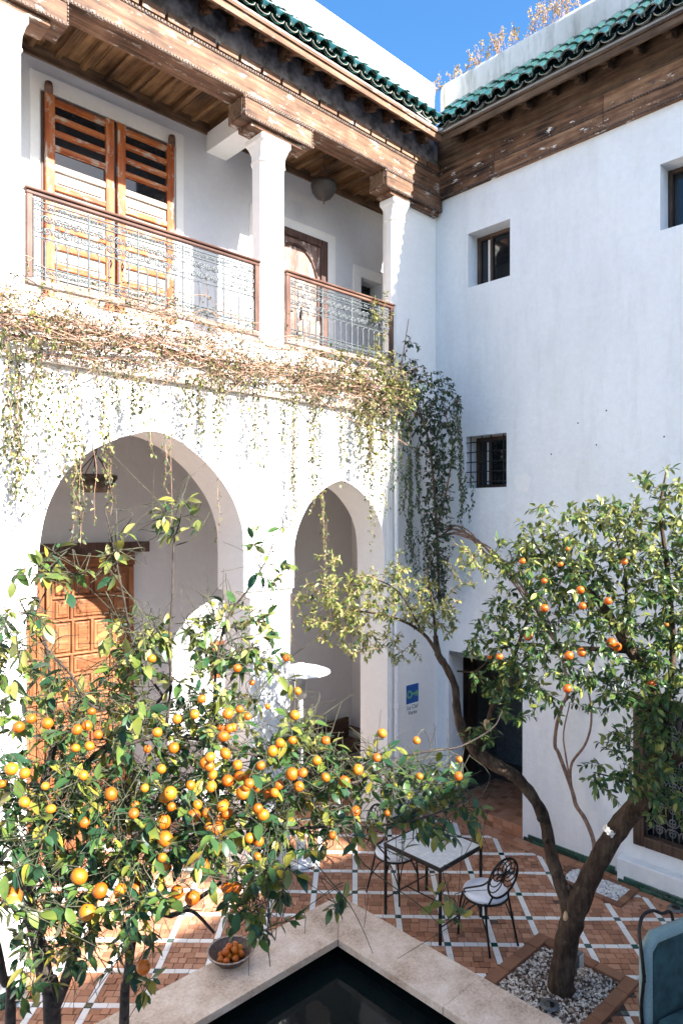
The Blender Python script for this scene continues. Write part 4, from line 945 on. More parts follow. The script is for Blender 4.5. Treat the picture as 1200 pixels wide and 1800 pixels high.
def chair(label, loc, rz):
    """black iron garden chair facing +Y: oval back of woven loops, arched legs, white seat pad"""
    g = root('garden_chair', label, 'chair', loc, 'iron garden chairs at the mosaic table', rz)
    B = lambda nm, mb, mk, **k: build(nm, mb, M[mk], g, local=True, **k)
    def seatpt(t, r=1.0): return (0.215 * r * math.cos(t), 0.205 * r * math.sin(t) * (1.0 if math.sin(t) < 0 else 1.05))
    B('seat_frame', MB().tube([(*seatpt(t), 0.44) for t in lerpl(0, 2 * PI, 25)], 0.011, 6, cap=False), 'iron')
    mb = MB(); ring = lerpl(0, 2 * PI, 25)[:-1]; lv = [(0.93, .442), (1.0, .452), (1.01, .472), (0.985, .49), (0.8, .50), (0.4, .503)]
    vs = [(*seatpt(t, q), z) for q, z in lv for t in ring]; n = len(ring)
    mb.add(vs, [(i * n + k, i * n + (k + 1) % n, (i + 1) * n + (k + 1) % n, (i + 1) * n + k) for i in range(len(lv) - 1) for k in range(n)] + [tuple(range((len(lv) - 1) * n, len(lv) * n))], 0, True)
    B('seat_cushion', mb, 'cushion')
    B('cushion_piping', MB().tube([(*seatpt(t, 1.012), .472) for t in lerpl(0, 2 * PI, 25)], 0.005, 5, cap=False), 'cushion')
    for sx in (-1, 1):
        B('leg', MB().tube(spline([(sx * .16, .15, .44), (sx * .175, .175, .30), (sx * .185, .19, .01)], 4), 0.011, 6), 'iron')
        B('leg', MB().tube(spline([(sx * .15, -.15, .46), (sx * .165, -.19, .25), (sx * .18, -.25, .01)], 4), 0.011, 6), 'iron')
        B('leg_arch', MB().tube(spline([(sx * .18, .18, .20), (sx * .165, .08, .37), (sx * .155, 0, .42), (sx * .16, -.09, .37), (sx * .172, -.20, .20)], 4), 0.007, 5), 'iron')
        B('arm', MB().tube(spline([(sx * .17, .08, .44), (sx * .235, .05, .53), (sx * .235, -.06, .60), (sx * .20, -.17, .66), (sx * .155, -.225, .72)], 4), 0.009, 5), 'iron')
    B('leg_arch', MB().tube(spline([(-.18, .18, .20), (-.10, .165, .37), (0, .16, .42), (.10, .165, .37), (.18, .18, .20)], 4), 0.007, 5), 'iron')
    def bp(x, z): return (x, -.185 - (z - .45) * 0.20, z)
    ov = lambda t, r: bp(.185 * r * math.cos(t), .70 + .20 * r * math.sin(t))
    B('back_frame', MB().tube([ov(t, 1) for t in lerpl(0, 2 * PI, 25)], 0.011, 6, cap=False), 'iron')
    B('back_post', MB().tube([(-.13, -.17, .44), bp(-.10, .54)], 0.010, 6), 'iron'); B('back_post', MB().tube([(.13, -.17, .44), bp(.10, .54)], 0.010, 6), 'iron')
    for k in range(7):
        a = -0.2 + k * 0.6; r0 = .52
        B('back_loop', MB().tube([bp(.095 * math.cos(a) + .085 * math.cos(t), .70 + .10 * math.sin(a) + .095 * math.sin(t)) for t in lerpl(0, 2 * PI, 15)], 0.006, 5, cap=False), 'iron')
    return g
chair('black iron chair with white seat pad on the near side of the mosaic table', (5.62, 3.83, 0), -0.22)
chair('black iron chair with white seat pad beyond the mosaic table, half behind leaves', (5.58, 4.98, 0), PI + 0.12)

AR = -0.293; ca, sa = math.cos(AR), math.sin(AR); lx, ly = -0.30, -0.05
p = Vector((5.12 - (ca * lx - sa * ly), 2.04 - (sa * lx + ca * ly), 0))
g = root('iron_armchair', 'iron armchair with a big dark teal padded back, cut by the right picture edge', 'armchair', tuple(p), None, AR)
B = lambda nm, mb, mk, **k: build(nm, mb, M[mk], g, local=True, **k)
r = [(-.285, -.05, .36), (.42, -.05, .36), (.42, -.05, .90), (.36, -.05, .955), (-.22, -.05, .955), (-.285, -.05, .90)]
B('back_cushion', MB().poly_prism(r, (0, .11, 0)), 'teal', bevel=0.03)
rim = [(-.295, .005, .36), (-.295, .005, .905), (-.225, .005, .968), (.365, .005, .968), (.43, .005, .905)]
B('cushion_border', MB().tube(rim, [.052] * 5, 8), 'tealpipe')
B('seat_cushion', MB().box(-.28, .41, -.62, -.07, .34, .43), 'teal', bevel=0.03)
B('back_loop', MB().tube(spline([(-.36, -.03, .70), (-.365, -.01, .90), (-.33, .04, 1.03), (-.24, .08, 1.10), (-.12, .09, 1.10), (-.03, .08, 1.06), (.03, .06, 1.07), (.05, .05, 1.03), (.04, .03, .95)], 5), 0.013, 6), 'iron')
for sx in (-.36, .47):
    B('leg', MB().tube([(sx, -.03, .75), (sx, 0, .50), (sx, -.05, .01)], 0.013, 6), 'iron'); B('leg', MB().tube([(sx, -.60, .36), (sx, -.63, .01)], 0.013, 6), 'iron')
    B('side_rail', MB().tube([(sx, -.02, .34), (sx, -.60, .34)], 0.012, 6), 'iron')
    B('scroll', MB().tube([(sx + .03 + a_, -.085, .34 + b_) for a_, b_ in scroll_curve(.05)], 0.010, 5), 'iron')

bc = onZ(405, 1690, zc)
g = root('fruit_bowl', 'shallow dark clay bowl of small oranges on the stone coping', 'bowl', tuple(bc))
build('bowl', MB().lathe([(0.0, 0.005), (0.09, 0.004), (0.12, 0.012), (0.17, 0.06), (0.195, 0.088), (0.188, 0.093), (0.178, 0.088), (0.15, 0.05), (0.08, 0.018), (0.0, 0.014)], (0, 0, 0), 24), plain('dark_clay', (0.075, 0.045, 0.035), 0.55, var=0.4), g, local=True)
build('bowl_rim', MB().lathe([(0.186, 0.088), (0.198, 0.094), (0.193, 0.102), (0.18, 0.096)], (0, 0, 0), 24), plain('pale_clay', (0.34, 0.26, 0.21), 0.6, var=0.3), g, local=True)
def fruit_mesh(r, n=14, k=9, mk='fruit'):
    mb = MB(); prof = []
    for i in range(k):
        a = PI * i / (k - 1); rr = r * math.sin(a); z = -r * 0.94 * math.cos(a)
        if i == k - 1: z -= r * 0.05
        prof.append((rr, z))
    mb.lathe(prof, (0, 0, 0), n); me = mb.mesh('orange_fruit'); me.materials.append(M[mk]); return me
small = fruit_mesh(0.030)
k = 0
for (dx, dy, dz) in [(-.10, .0, .052), (-.075, -.05, .052), (-.06, .05, .052), (-.02, 0, .05), (.0, -.07, .052), (.0, .07, .05), (.05, .0, .05), (.06, .06, .055), (.07, -.05, .052), (.10, .01, .06), (-.045, -.005, .098), (.01, .035, .098), (.02, -.03, .098), (.06, .02, .10)]:
    o = inst('mandarin', small, None, (bc.x + dx, bc.y + dy, bc.z + dz), (R.uniform(0, 3), R.uniform(0, 3), 0))
    props(o, 'small orange mandarin heaped in the clay bowl on the coping', 'mandarin', 'mandarins in the clay bowl')
# ================================================================== PLANTS
def rv(s=1.0): return Vector((R.gauss(0, s), R.gauss(0, s), R.gauss(0, s)))
def ellipsoid(px, py, d, rx, ry, rd, n):
    """points inside a lump of crown centred at a place of the courtyard; rx, ry in photo pixels at that depth, rd in metres"""
    out = []
    rr = ray(px, py); fw = Vector((rr.x, rr.y, 0)).normalized(); rt = Vector((fw.y, -fw.x, 0)); c = at(px, py, d)
    while len(out) < n:
        u = rv().normalized() * R.random() ** 0.40
        out.append(c + rt * (u.x * rx * d / 1200) + Vector((0, 0, u.z * ry * d / 1200)) + fw * (u.y * rd))
    return out
def densify(polys, step=0.06):
    P = []
    for poly in polys:
        for a, b_ in zip(poly, poly[1:]):
            n = max(1, int((b_ - a).length / step))
            for i in range(n): P.append(a.lerp(b_, i / n))
        P.append(poly[-1])
    return P
def grow(skel, targets, lift=0.12, jit=0.06, limit=1.3):
    """join every crown point to the nearest wood already grown: gives branching twigs"""
    S = np.array([tuple(p) for p in skel]); T = np.array([tuple(p) for p in targets]); twigs = []
    D = np.full(len(T), 1e9); I = np.zeros(len(T), int)
    def upd(P, base):
        for i in range(0, len(P), 400):
            d = np.linalg.norm(T[:, None, :] - P[None, i:i + 400], axis=2); k = d.argmin(1); dm = d[np.arange(len(T)), k]
            m_ = dm < D; D[m_] = dm[m_]; I[m_] = base + i + k[m_]
    upd(S, 0); done = np.zeros(len(T), bool); P = [Vector(p) for p in S]
    for _ in range(len(T)):
        k = int(np.where(done, 1e9, D).argmin()); done[k] = True
        a, b_ = P[I[k]], Vector(T[k]); L = (b_ - a).length
        if L < 0.03 or L > limit: continue
        mid = a.lerp(b_, 0.5) + Vector((0, 0, lift * L)) + rv(jit * L)
        poly = spline([a, mid, b_], 4 if L < .5 else 6); twigs.append(poly)
        new = poly[2:]; base = len(P); P.extend(new); upd(np.array([tuple(q) for q in new]), base)
    return twigs
def wood_of(twigs, r0=0.0022, k=0.006, n=4, mb=None):
    mb = mb or MB()
    for t in twigs:
        L = sum((b_ - a).length for a, b_ in zip(t, t[1:])); mb.tube(t, [r0 + k * L * (1 - i / (len(t) - 1)) for i in range(len(t))], n, R.random(), cap=False)
    return mb
def leaves_on(twigs, gap, size, ratio=0.42, droop=0.25, part=0.75, curl=(0.0, 0.35), fold=0.3):
    out = []
    for t in twigs:
        L = sum((b_ - a).length for a, b_ in zip(t, t[1:])); s = 0; nxt = L * (1 - part); ph = R.uniform(0, 6.3)
        for a, b_ in zip(t, t[1:]):
            seg = (b_ - a).length; d = (b_ - a).normalized() if seg > 1e-6 else Vector((0, 0, 1))
            while nxt < s + seg:
                o = a.lerp(b_, (nxt - s) / seg); u = d.orthogonal().normalized(); w = d.cross(u); ph += 2.4
                side = u * math.cos(ph) + w * math.sin(ph)
                dr = d * R.uniform(0.2, 0.9) + side * R.uniform(0.5, 1.0) + Vector((0, 0, -droop * R.uniform(0.0, 1.6))) + rv(0.15)
                l = R.uniform(*size); out.append((o, dr.normalized(), (Vector((0, 0, 1)) + rv(0.35)).normalized(), l, l * ratio * R.uniform(.85, 1.15), R.uniform(*curl), fold * R.uniform(.4, 1.4)))
                nxt += gap * R.uniform(.6, 1.4)
            s += seg
        d = (t[-1] - t[-2]).normalized()
        for q in range(R.choice((1, 2, 2))):
            l = R.uniform(*size); out.append((t[-1], (d + rv(0.35) + Vector((0, 0, -droop * .6))).normalized(), (Vector((0, 0, 1)) + rv(.35)).normalized(), l, l * ratio, R.uniform(*curl), fold))
    return out
LEAF = {}
def leaf_variants(mk, ratio):
    key = (mk, ratio)
    if key not in LEAF:
        L = []
        for q in range(6):
            mb = MB(); mb.leaf(Vector((0, 0, 0)), Vector((0, 1, 0)), Vector((0, 0, 1)), 1.0, ratio, (-0.12, 0.10, 0.28, 0.45, 0.2, 0.36)[q], 0.10 + 0.17 * (q % 2), 0.0, 5)
            me = mb.mesh('leaf'); me.materials.append(M[mk]); L.append(me)
        LEAF[key] = L
    return LEAF[key]
def leafage(parent, leaves, mk, ratio, singles=0, pickm=None):
    """the leaves that show largest are objects of their own, the rest one mass per kind"""
    def size(l):
        q = to_px(l[0] + l[1] * l[3] * .5)
        return l[3] / q[2] if q and -10 < q[0] < 1210 and -10 < q[1] < 1810 else 0
    leaves = sorted(leaves, key=size, reverse=True)
    for o, d, up, L, W_, cu, fo in leaves[:singles]:
        side = d.cross(up).normalized(); nrm = side.cross(d).normalized()
        q = Matrix((side, d, nrm)).transposed().to_quaternion(); k = pickm(o) if pickm else mk
        inst('leaf', R.choice(leaf_variants(k, ratio)), parent, o, q, (L, L, L))
    mbs = {}
    for o, d, up, L, W_, cu, fo in leaves[singles:]:
        k = pickm(o) if pickm else mk
        mbs.setdefault(k, MB()).leaf(o, d, up, L, W_, cu, fo, R.random(), 4 if L > .05 else 3)
    for k, mb in mbs.items(): build('foliage', mb, M[k], parent, kind='stuff')
def fruits(parent, spots, dep, mk):
    """px, py, diameter as seen -> a fruit at the depth of its part of the crown"""
    me = fruit_mesh(1.0, 16, 10, mk); cm = MB(); cm.lathe([(0.0, 0.10), (0.10, 0.09), (0.16, 0.02), (0.10, -0.02)], (0, 0, 0), 6); cal = cm.mesh('calyx'); cal.materials.append(M['calyx'])
    tips = []
    for px, py, D in spots:
        d = dep(px, py) + R.uniform(-.12, .12); p = at(px, py, d); r = D * d / 2400
        q = r * 0.95
        o = inst('orange_fruit', me, parent, p, (R.uniform(-.9, .9), R.uniform(-.9, .9), R.uniform(0, 6)), (q * R.uniform(.95, 1.05), q * R.uniform(.95, 1.05), q * R.uniform(.90, 1.04)))
        c = link('calyx', cal, o); c.location = (0, 0, 0.97); tips.append(p + Vector((0, 0, r)))
    return tips

# ------------------------------------------------------------------ the near orange tree
g = root('orange_tree', 'near orange tree full of yellow-orange fruit, its dark stems beside the stone coping', 'tree', (1.3, 3.4, 0))
def path(*L): return spline([at(*q) if len(q) == 3 else Vector(q[:3]) for q in L], 4)
limbs = [
 (path((1.3, 3.4, -0.05, 0), (92, 1800, 3.36), (80, 1720, 3.33), (66, 1650, 3.3), (52, 1590, 3.22), (60, 1500, 3.15), (72, 1410, 3.1), (95, 1310, 3.05)), 0.060, 0.020),
 (path((88, 1790, 3.36), (108, 1745, 3.34), (125, 1690, 3.3), (140, 1630, 3.25), (180, 1560, 3.2), (240, 1497, 3.15), (322, 1464, 3.15), (400, 1430, 3.2)), 0.045, 0.012),
 (path((1.62, 3.28, -0.05, 0), (218, 1800, 3.35), (224, 1720, 3.33), (234, 1640, 3.3), (242, 1590, 3.25), (300, 1610, 3.2), (349, 1580, 3.15), (388, 1552, 3.1)), 0.033, 0.009),
 (path((300, 1610, 3.2), (337, 1602, 3.12), (377, 1641, 3.08)), 0.016, 0.009),
 (path((0.95, 3.35, -0.05, 0), (18, 1800, 3.3), (6, 1720, 3.2), (-15, 1600, 3.0), (-10, 1450, 2.8)), 0.034, 0.014),
 (path((60, 1500, 3.15), (80, 1460, 3.1), (125, 1370, 3.05), (171, 1325, 3.05), (250, 1254, 3.1), (287, 1225, 3.15), (305, 1190, 3.2)), 0.024, 0.009),
 (path((171, 1325, 3.05), (233, 1305, 3.05), (291, 1296, 3.1), (375, 1304, 3.15), (437, 1325, 3.2), (500, 1340, 3.25), (600, 1360, 3.3)), 0.017, 0.007),
 (path((400, 1430, 3.2), (500, 1400, 3.2), (600, 1380, 3.25), (640, 1370, 3.3), (715, 1330, 3.35), (760, 1320, 3.35), (810, 1312, 3.4), (865, 1280, 3.4), (882, 1250, 3.4)), 0.013, 0.004),
 (path((400, 1430, 3.2), (500, 1455, 3.1), (600, 1452, 3.1), (700, 1448, 3.15), (780, 1425, 3.15), (830, 1400, 3.2)), 0.012, 0.004),
 (path((95, 1310, 3.05), (82, 1140, 2.95), (55, 1095, 2.9), (32, 1050, 2.85)), 0.012, 0.004),
 (path((250, 1254, 3.1), (162, 1242, 2.9), (125, 1187, 2.85), (82, 1140, 2.8), (60, 1090, 2.8), (90, 1020, 2.8)), 0.010, 0.004),
 (path((287, 1225, 3.15), (250, 1170, 3.1), (232, 1125, 3.05), (217, 1050, 3.0), (202, 975, 3.0), (190, 919, 3.0), (184, 889, 3.0)), 0.010, 0.003),
 (path((291, 1296, 3.1), (300, 1200, 3.1), (297, 1125, 3.1), (303, 1050, 3.1), (305, 960, 3.1), (315, 920, 3.1), (322, 888, 3.1)), 0.010, 0.0035),
 (path((305, 960, 3.1), (340, 945, 3.1), (370, 900, 3.12)), 0.005, 0.003),
 (path((375, 1304, 3.15), (380, 1170, 3.15), (400, 1087, 3.15), (433, 1040, 3.15), (467, 987, 3.15), (480, 957, 3.15), (512, 918, 3.15)), 0.010, 0.003),
 (path((380, 1170, 3.15), (400, 1130, 3.2), (443, 1117, 3.2), (503, 1110, 3.25)), 0.006, 0.003),
 (path((375, 1304, 3.15), (430, 1240, 3.15), (500, 1165, 3.2), (560, 1120, 3.2)), 0.008, 0.003),
 (path((600, 1452, 3.1), (640, 1520, 3.05), (735, 1590, 3.0), (770, 1625, 3.0)), 0.005, 0.002),
 (path((500, 1455, 3.1), (590, 1560, 2.9), (617, 1595, 2.9), (640, 1640, 2.9), (655, 1677, 2.9)), 0.004, 0.0018),
 (path((400, 1430, 3.2), (440, 1500, 3.0), (470, 1570, 2.9), (470, 1650, 2.85), (475, 1700, 2.85)), 0.008, 0.003),
 (path((600, 1452, 3.1), (690, 1500, 3.1), (755, 1530, 3.1)), 0.004, 0.002),
]
for i, (L, ra, rb) in enumerate(limbs):
    build('trunk' if i in (0, 2, 4) else 'branch', MB().tube(L, [(.82 if i in (0, 2, 4) else .68) * (ra + (rb - ra) * k / (len(L) - 1)) for k in range(len(L))], 9 if ra > .02 else 6, R.random(), wob=0.10 if ra > .02 else 0), M['barkd' if ra > .009 else 'twig'], g)
skel = densify([l[0][4:] for l in limbs])
SPOTS = [(83, 1272, 23), (161, 1251, 15), (153, 1276, 20), (135, 1283, 20), (172, 1292, 18), (20, 1352, 25), (276, 1288, 20), (305, 1315, 21), (259, 1317, 16), (195, 1396, 25), (299, 1395, 26), (287, 1445, 29), (290, 1475, 30), (340, 1435, 26), (347, 1415, 19), (362, 1341, 25), (396, 1325, 22), (371, 1383, 21), (400, 1373, 23), (427, 1394, 26), (440, 1369, 25), (454, 1385, 21), (421, 1365, 21), (458, 1346, 17), (462, 1433, 24), (490, 1380, 19), (417, 1175, 17), (443, 1200, 12), (421, 1247, 15), (470, 1242, 12), (435, 1260, 15), (410, 1279, 16), (388, 1279, 15), (267, 1158, 16), (115, 1212, 12), (354, 1229, 17), (342, 1256, 18), (381, 1457, 24), (392, 1415, 21), (367, 1454, 17), (21, 1578, 38), (139, 1541, 32), (176, 1566, 28), (211, 1565, 24), (240, 1565, 28), (153, 1604, 31), (311, 1569, 26), (338, 1579, 28), (356, 1522, 27), (291, 1524, 17), (252, 1701, 27), (398, 1561, 22), (416, 1561, 21), (513, 1361, 25), (605, 1374, 22), (572, 1367, 17), (572, 1302, 17), (523, 1215, 15), (503, 1157, 14), (732, 1302, 15), (662, 1332, 17), (525, 1383, 20), (737, 1365, 14), (805, 1365, 17), (806, 1335, 14), (680, 1430, 12), (584, 1469, 15), (4, 1378, 16)]
for k in range(34): SPOTS.append((R.gauss(430, 120), R.gauss(1370, 75), R.uniform(15, 22)))
for k in range(14): SPOTS.append((R.uniform(20, 330), R.uniform(1260, 1480), R.uniform(15, 22)))
tips = fruits(g, SPOTS, lambda x, y: 2.52 + 0.0007 * x, 'fruit')
T = []
for e in [(190, 1300, 3.1, 230, 130, .5, 180), (430, 1330, 3.2, 190, 130, .5, 165), (110, 1470, 2.95, 150, 130, .5, 165), (320, 1460, 3.0, 200, 120, .5, 185), (590, 1400, 3.25, 130, 95, .45, 90), (760, 1410, 3.3, 100, 65, .3, 75), (470, 1580, 2.95, 75, 115, .3, 40), (50, 1150, 2.8, 80, 100, .4, 36), (400, 1140, 3.25, 110, 85, .4, 66), (130, 1620, 3.0, 140, 90, .35, 62), (90, 1010, 2.8, 70, 70, .15, 13), (320, 900, 3.1, 62, 50, .1, 14), (205, 985, 3.0, 28, 75, .06, 8), (480, 980, 3.15, 55, 75, .1, 9), (240, 1130, 3.05, 70, 60, .25, 45), (690, 1340, 3.35, 90, 60, .25, 16), (790, 1600, 3.0, 50, 28, .06, 6), (600, 1600, 2.9, 35, 35, .08, 6), (-60, 1350, 2.9, 80, 250, .5, 45), (40, 1700, 2.9, 50, 80, .2, 7), (240, 1660, 3.1, 60, 90, .2, 9)]: T += ellipsoid(*e)
tw = grow(skel, T, 0.10)
stalks = grow(skel + densify(tw, .08), tips, 0.25)
build('twigs', wood_of(stalks, .0018, .003, 4, wood_of(tw, .0016, .0055)), M['twig'], g, kind='stuff')
bare = []
for t in tw[::2]:
    for q in range(3):
        a = t[R.randrange(1, len(t) - 1)]; bare.append(spline([a, a + rv(.05) + Vector((0, 0, .03)), a + rv(.10) + Vector((0, 0, .04))], 3))
build('twigs', wood_of(bare, .0012, .004), M['twig'], g, kind='stuff')
lv = leaves_on(tw, 0.021, (0.034, 0.092), 0.44, 0.35, 0.9)
print('near tree leaves', len(lv))
def sun_tint(o):  # pale leaves higher up: new growth, and sunlight put into the colour
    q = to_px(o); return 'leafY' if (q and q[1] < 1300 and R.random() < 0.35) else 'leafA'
leafage(g, lv, 'leafA', 0.46, 290, sun_tint)

# ------------------------------------------------------------------ the forked orange tree in the gravel bed
b0 = onZ(985, 1742, 0.0)
g = root('orange_tree', 'forked orange tree with a bare leaning limb, growing in the brick-edged pebble bed', 'tree', tuple(b0))
BD = 5.93
limbs = [
 (path((b0.x, b0.y, -0.05, 0), (985, 1735, BD), (990, 1690, BD), (1000, 1640, BD), (1012, 1600, BD), (1035, 1545, 5.9), (1062, 1495, 5.85), (1092, 1448, 5.8), (1128, 1408, 5.7), (1152, 1365, 5.6), (1162, 1290, 5.5), (1142, 1200, 5.5), (1092, 1120, 5.5), (1050, 1050, 5.5)), None, None),
 (path((992, 1665, BD), (1000, 1610, 5.96), (985, 1555, 6.0), (968, 1500, 6.08), (958, 1445, 6.15), (935, 1400, 6.2), (905, 1365, 6.25), (870, 1345, 6.3), (838, 1322, 6.35), (815, 1290, 6.4), (803, 1250, 6.45), (800, 1210, 6.5), (785, 1175, 6.5), (770, 1150, 6.55), (765, 1118, 6.6)), None, None),
 (path((838, 1322, 6.35), (856, 1280, 6.3), (868, 1235, 6.25), (900, 1160, 6.1), (930, 1080, 6.0)), 0.040, 0.012),
 (path((1152, 1365, 5.6), (1200, 1320, 5.4), (1250, 1220, 5.3), (1270, 1100, 5.3)), 0.05, 0.015),
 (path((1162, 1290, 5.5), (1182, 1150, 5.45), (1172, 1000, 5.5), (1160, 900, 5.5), (1170, 830, 5.5)), 0.032, 0.006),
 (path((1110, 1145, 5.5), (1050, 1141, 5.5), (967, 1137, 5.6), (926, 1132, 5.7), (880, 1140, 5.8)), 0.024, 0.008),
 (path((1050, 1050, 5.5), (1000, 1010, 5.6), (950, 970, 5.7), (930, 930, 5.8)), 0.020, 0.006),
 (path((1092, 1120, 5.5), (1100, 1020, 5.5), (1080, 940, 5.5)), 0.018, 0.005),
 (path((1128, 1408, 5.7), (1120, 1380, 5.4), (1090, 1370, 5.3), (1050, 1360, 5.25)), 0.014, 0.005),
 (path((770, 1150, 6.55), (742, 1112, 6.6), (690, 1085, 6.6), (620, 1075, 6.6), (565, 1090, 6.6)), 0.020, 0.005),
 (path((765, 1118, 6.6), (760, 1060, 6.65), (748, 1000, 6.7)), 0.016, 0.004),
 (path((742, 1112, 6.6), (700, 1040, 6.65), (640, 1010, 6.65)), 0.012, 0.004),
 (path((803, 1180, 6.5), (835, 1180, 6.4), (870, 1150, 6.2)), 0.010, 0.004),
]
rtr = [0.122, 0.108, 0.098, 0.096, 0.100, 0.084, 0.082, 0.084, 0.084, 0.076, 0.070, 0.05, 0.04, 0.03]
rll = [0.05, 0.064, 0.060, 0.056, 0.053, 0.052, 0.053, 0.062, 0.058, 0.048, 0.038, 0.034, 0.036, 0.034, 0.026]
def rad_along(L, keys): return [np.interp(k / (len(L) - 1), np.linspace(0, 1, len(keys)), keys) * (1 + 0.06 * math.sin(k * 1.9) + R.uniform(-.04, .04)) for k in range(len(L))]
for i, (L, ra, rb) in enumerate(limbs):
    rads = rad_along(L, rtr if i == 0 else rll) if i < 2 else [ra + (rb - ra) * k / (len(L) - 1) for k in range(len(L))]
    build('trunk' if i == 0 else 'branch', MB().tube(L, rads, 14 if i < 2 else 7, R.random(), wob=0.07 if i < 2 else 0.05), M['bark'], g)
kn = MB()
for q, r in (((975, 1540, 5.95), .032), ((960, 1478, 6.08), .030), ((950, 1440, 6.1), .034), ((912, 1372, 6.2), .028), ((833, 1316, 6.3), .055), ((1000, 1560, 5.95), .03), ((995, 1660, 5.83), .04)):
    c = at(*q); kn.lathe([(0, -r), (r * .8, -r * .6), (r * 1.1, 0), (r * .8, r * .6), (0, r)], c, 9)
build('knot', kn, M['bark'], g)
build('pruned_stub', MB().tube([at(858, 1282, 6.30), at(855, 1268, 6.25)], [0.036, 0.028], 8), M['cutwood'], g)
build('bare_scar', MB().lathe([(0, -.05), (.018, -.035), (.024, 0), (.016, .035), (0, .05)], at(994, 1612, 5.89), 8), M['cutwood'], g)
cb = at(1078, 1462, 5.83); tg = MB(); ax = (at(1092, 1448, 5.8) - at(1062, 1495, 5.85)).normalized(); uu = ax.orthogonal().normalized(); ww = ax.cross(uu)
fa = [k * PI / 24 for k in range(48)]
fa = [t for t in fa if (uu * math.cos(t) + ww * math.sin(t)).dot(Vector((-.9, .1, .45)).normalized()) > .72]
gap = max(range(len(fa)), key=lambda k: (fa[k] - fa[k - 1]) % (2 * PI)); fa = fa[gap:] + fa[:gap]; n = len(fa)
vs = [cb + ax * (h + 0.006 * (k % 3)) + (uu * math.cos(t) + ww * math.sin(t)) * 0.092 for h in (-.026, .026) for k, t in enumerate(fa)]
tg.add(vs, [(k, k + 1, n + k + 1, n + k) for k in range(n - 1)])
build('foil_band', tg, plain('silver_foil_band', (0.62, 0.63, 0.62), 0.3, 0.6, var=0.5, nscale=40), g)
skel = densify([limbs[0][0][30:]] + [l[0][3:] for l in limbs[2:9]], .08)
RS = [(660, 440, 22), (447, 497, 34), (627, 512, 26), (925, 500, 36), (550, 590, 30), (718, 633, 42), (848, 685, 38), (728, 708, 40), (550, 718, 44), (475, 852, 44), (665, 940, 46), (725, 925, 46), (658, 1095, 44), (865, 880, 48), (890, 900, 48), (340, 945, 36), (1123, 795, 22), (1050, 1070, 40), (293, 948, 22)]
tips = fruits(g, [(750 + x * .375, 800 + y * .375, D * .375) for x, y, D in RS], lambda x, y: 5.12 if x > 930 else 5.5, 'fruitR')
T = []
for e in [(1040, 1070, 5.5, 180, 150, .55, 431), (1130, 950, 5.5, 160, 85, .5, 237), (950, 990, 5.75, 100, 80, .35, 170), (880, 1150, 5.8, 62, 100, .3, 140), (1140, 1270, 5.35, 90, 120, .4, 204), (1200, 1130, 5.3, 120, 160, .5, 249), (1085, 1375, 5.2, 75, 35, .2, 54), (1160, 870, 5.5, 60, 60, .25, 49), (1280, 1000, 5.4, 120, 180, .5, 158), (1170, 1400, 5.2, 50, 60, .2, 45), (930, 1230, 5.6, 80, 45, .2, 40), (850, 1290, 6.25, 35, 25, .12, 18), (1020, 900, 5.6, 110, 30, .3, 40), (1010, 1185, 5.4, 110, 70, .3, 76)]: T += ellipsoid(*e)
tw = grow(skel, T, 0.08)
stalks = grow(skel + densify(tw, .1), tips, 0.2)
build('twigs', wood_of(stalks, .002, .002, 4, wood_of(tw, .0018, .006)), M['twig'], g, kind='stuff')
lv = leaves_on(tw, 0.0165, (0.042, 0.090), 0.38, 0.35, 0.9)
print('forked tree leaves', len(lv))
def sun_tint2(o):  # pale leaves grow likelier towards the top: sunlit crown done by leaf colour
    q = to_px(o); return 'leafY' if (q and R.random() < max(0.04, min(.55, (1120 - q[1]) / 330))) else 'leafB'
leafage(g, lv, 'leafB', 0.40, 200, sun_tint2)
skel = densify([limbs[1][0][-5:]] + [l[0] for l in limbs[9:]], .06)
T = []
for e in [(598, 1060, 6.6, 85, 62, .35, 170), (690, 1050, 6.65, 80, 62, .35, 130), (760, 1075, 6.65, 55, 50, .3, 72), (620, 1120, 6.6, 70, 40, .25, 44), (700, 1140, 6.6, 70, 35, .2, 24), (585, 990, 6.6, 30, 35, .1, 14), (700, 985, 6.6, 15, 40, .06, 8), (830, 985, 6.5, 50, 45, .2, 40)]: T += ellipsoid(*e)
tw = grow(skel, T, 0.10)
build('pale_twigs', wood_of(tw, .0022, .005), M['drystem'], g, kind='stuff')
lv = leaves_on(tw, 0.0135, (0.038, 0.074), 0.36, 0.1, 0.95)
leafage(g, lv, 'leafY', 0.34, 80, lambda o: 'leafY' if R.random() < .9 else 'leafB')  # nearly all pale leaves, so this limb's sunlit brightness is partly colour

# ------------------------------------------------------------------ the creeper that sprawls along the house front
g = root('wall_creeper', 'half dry creeper sprawling along the arcade front and hanging in strands over the arches', 'creeper', (4.4, YF - .1, 5.6), None)
stems = []
def bandz(x): return 5.74 + 0.05 * math.sin(2.1 * x)
for k in range(210):
    x = R.choice((R.uniform(1.2, 6.6), R.gauss(1.9, .25), R.gauss(2.9, .35), R.gauss(4.0, .4), R.gauss(5.4, .35), R.gauss(6.2, .3))); L = R.uniform(0.5, 1.5) * R.choice((-1, 1)); z = bandz(x) + R.gauss(0, .15); y = YF - R.uniform(.05, .34)
    P = [Vector((x + L * t, y + R.gauss(0, .04), z + R.gauss(0, .05) + .12 * math.sin(PI * t) - .10 * t)) for t in (0, .25, .5, .75, 1)]
    P = [p for p in P if 1.0 < p.x < 6.95]
    if len(P) > 2: stems.append(spline(P, 5))
build('stems', wood_of(stems, .0022, .0022), M['drystem'], g, kind='stuff')
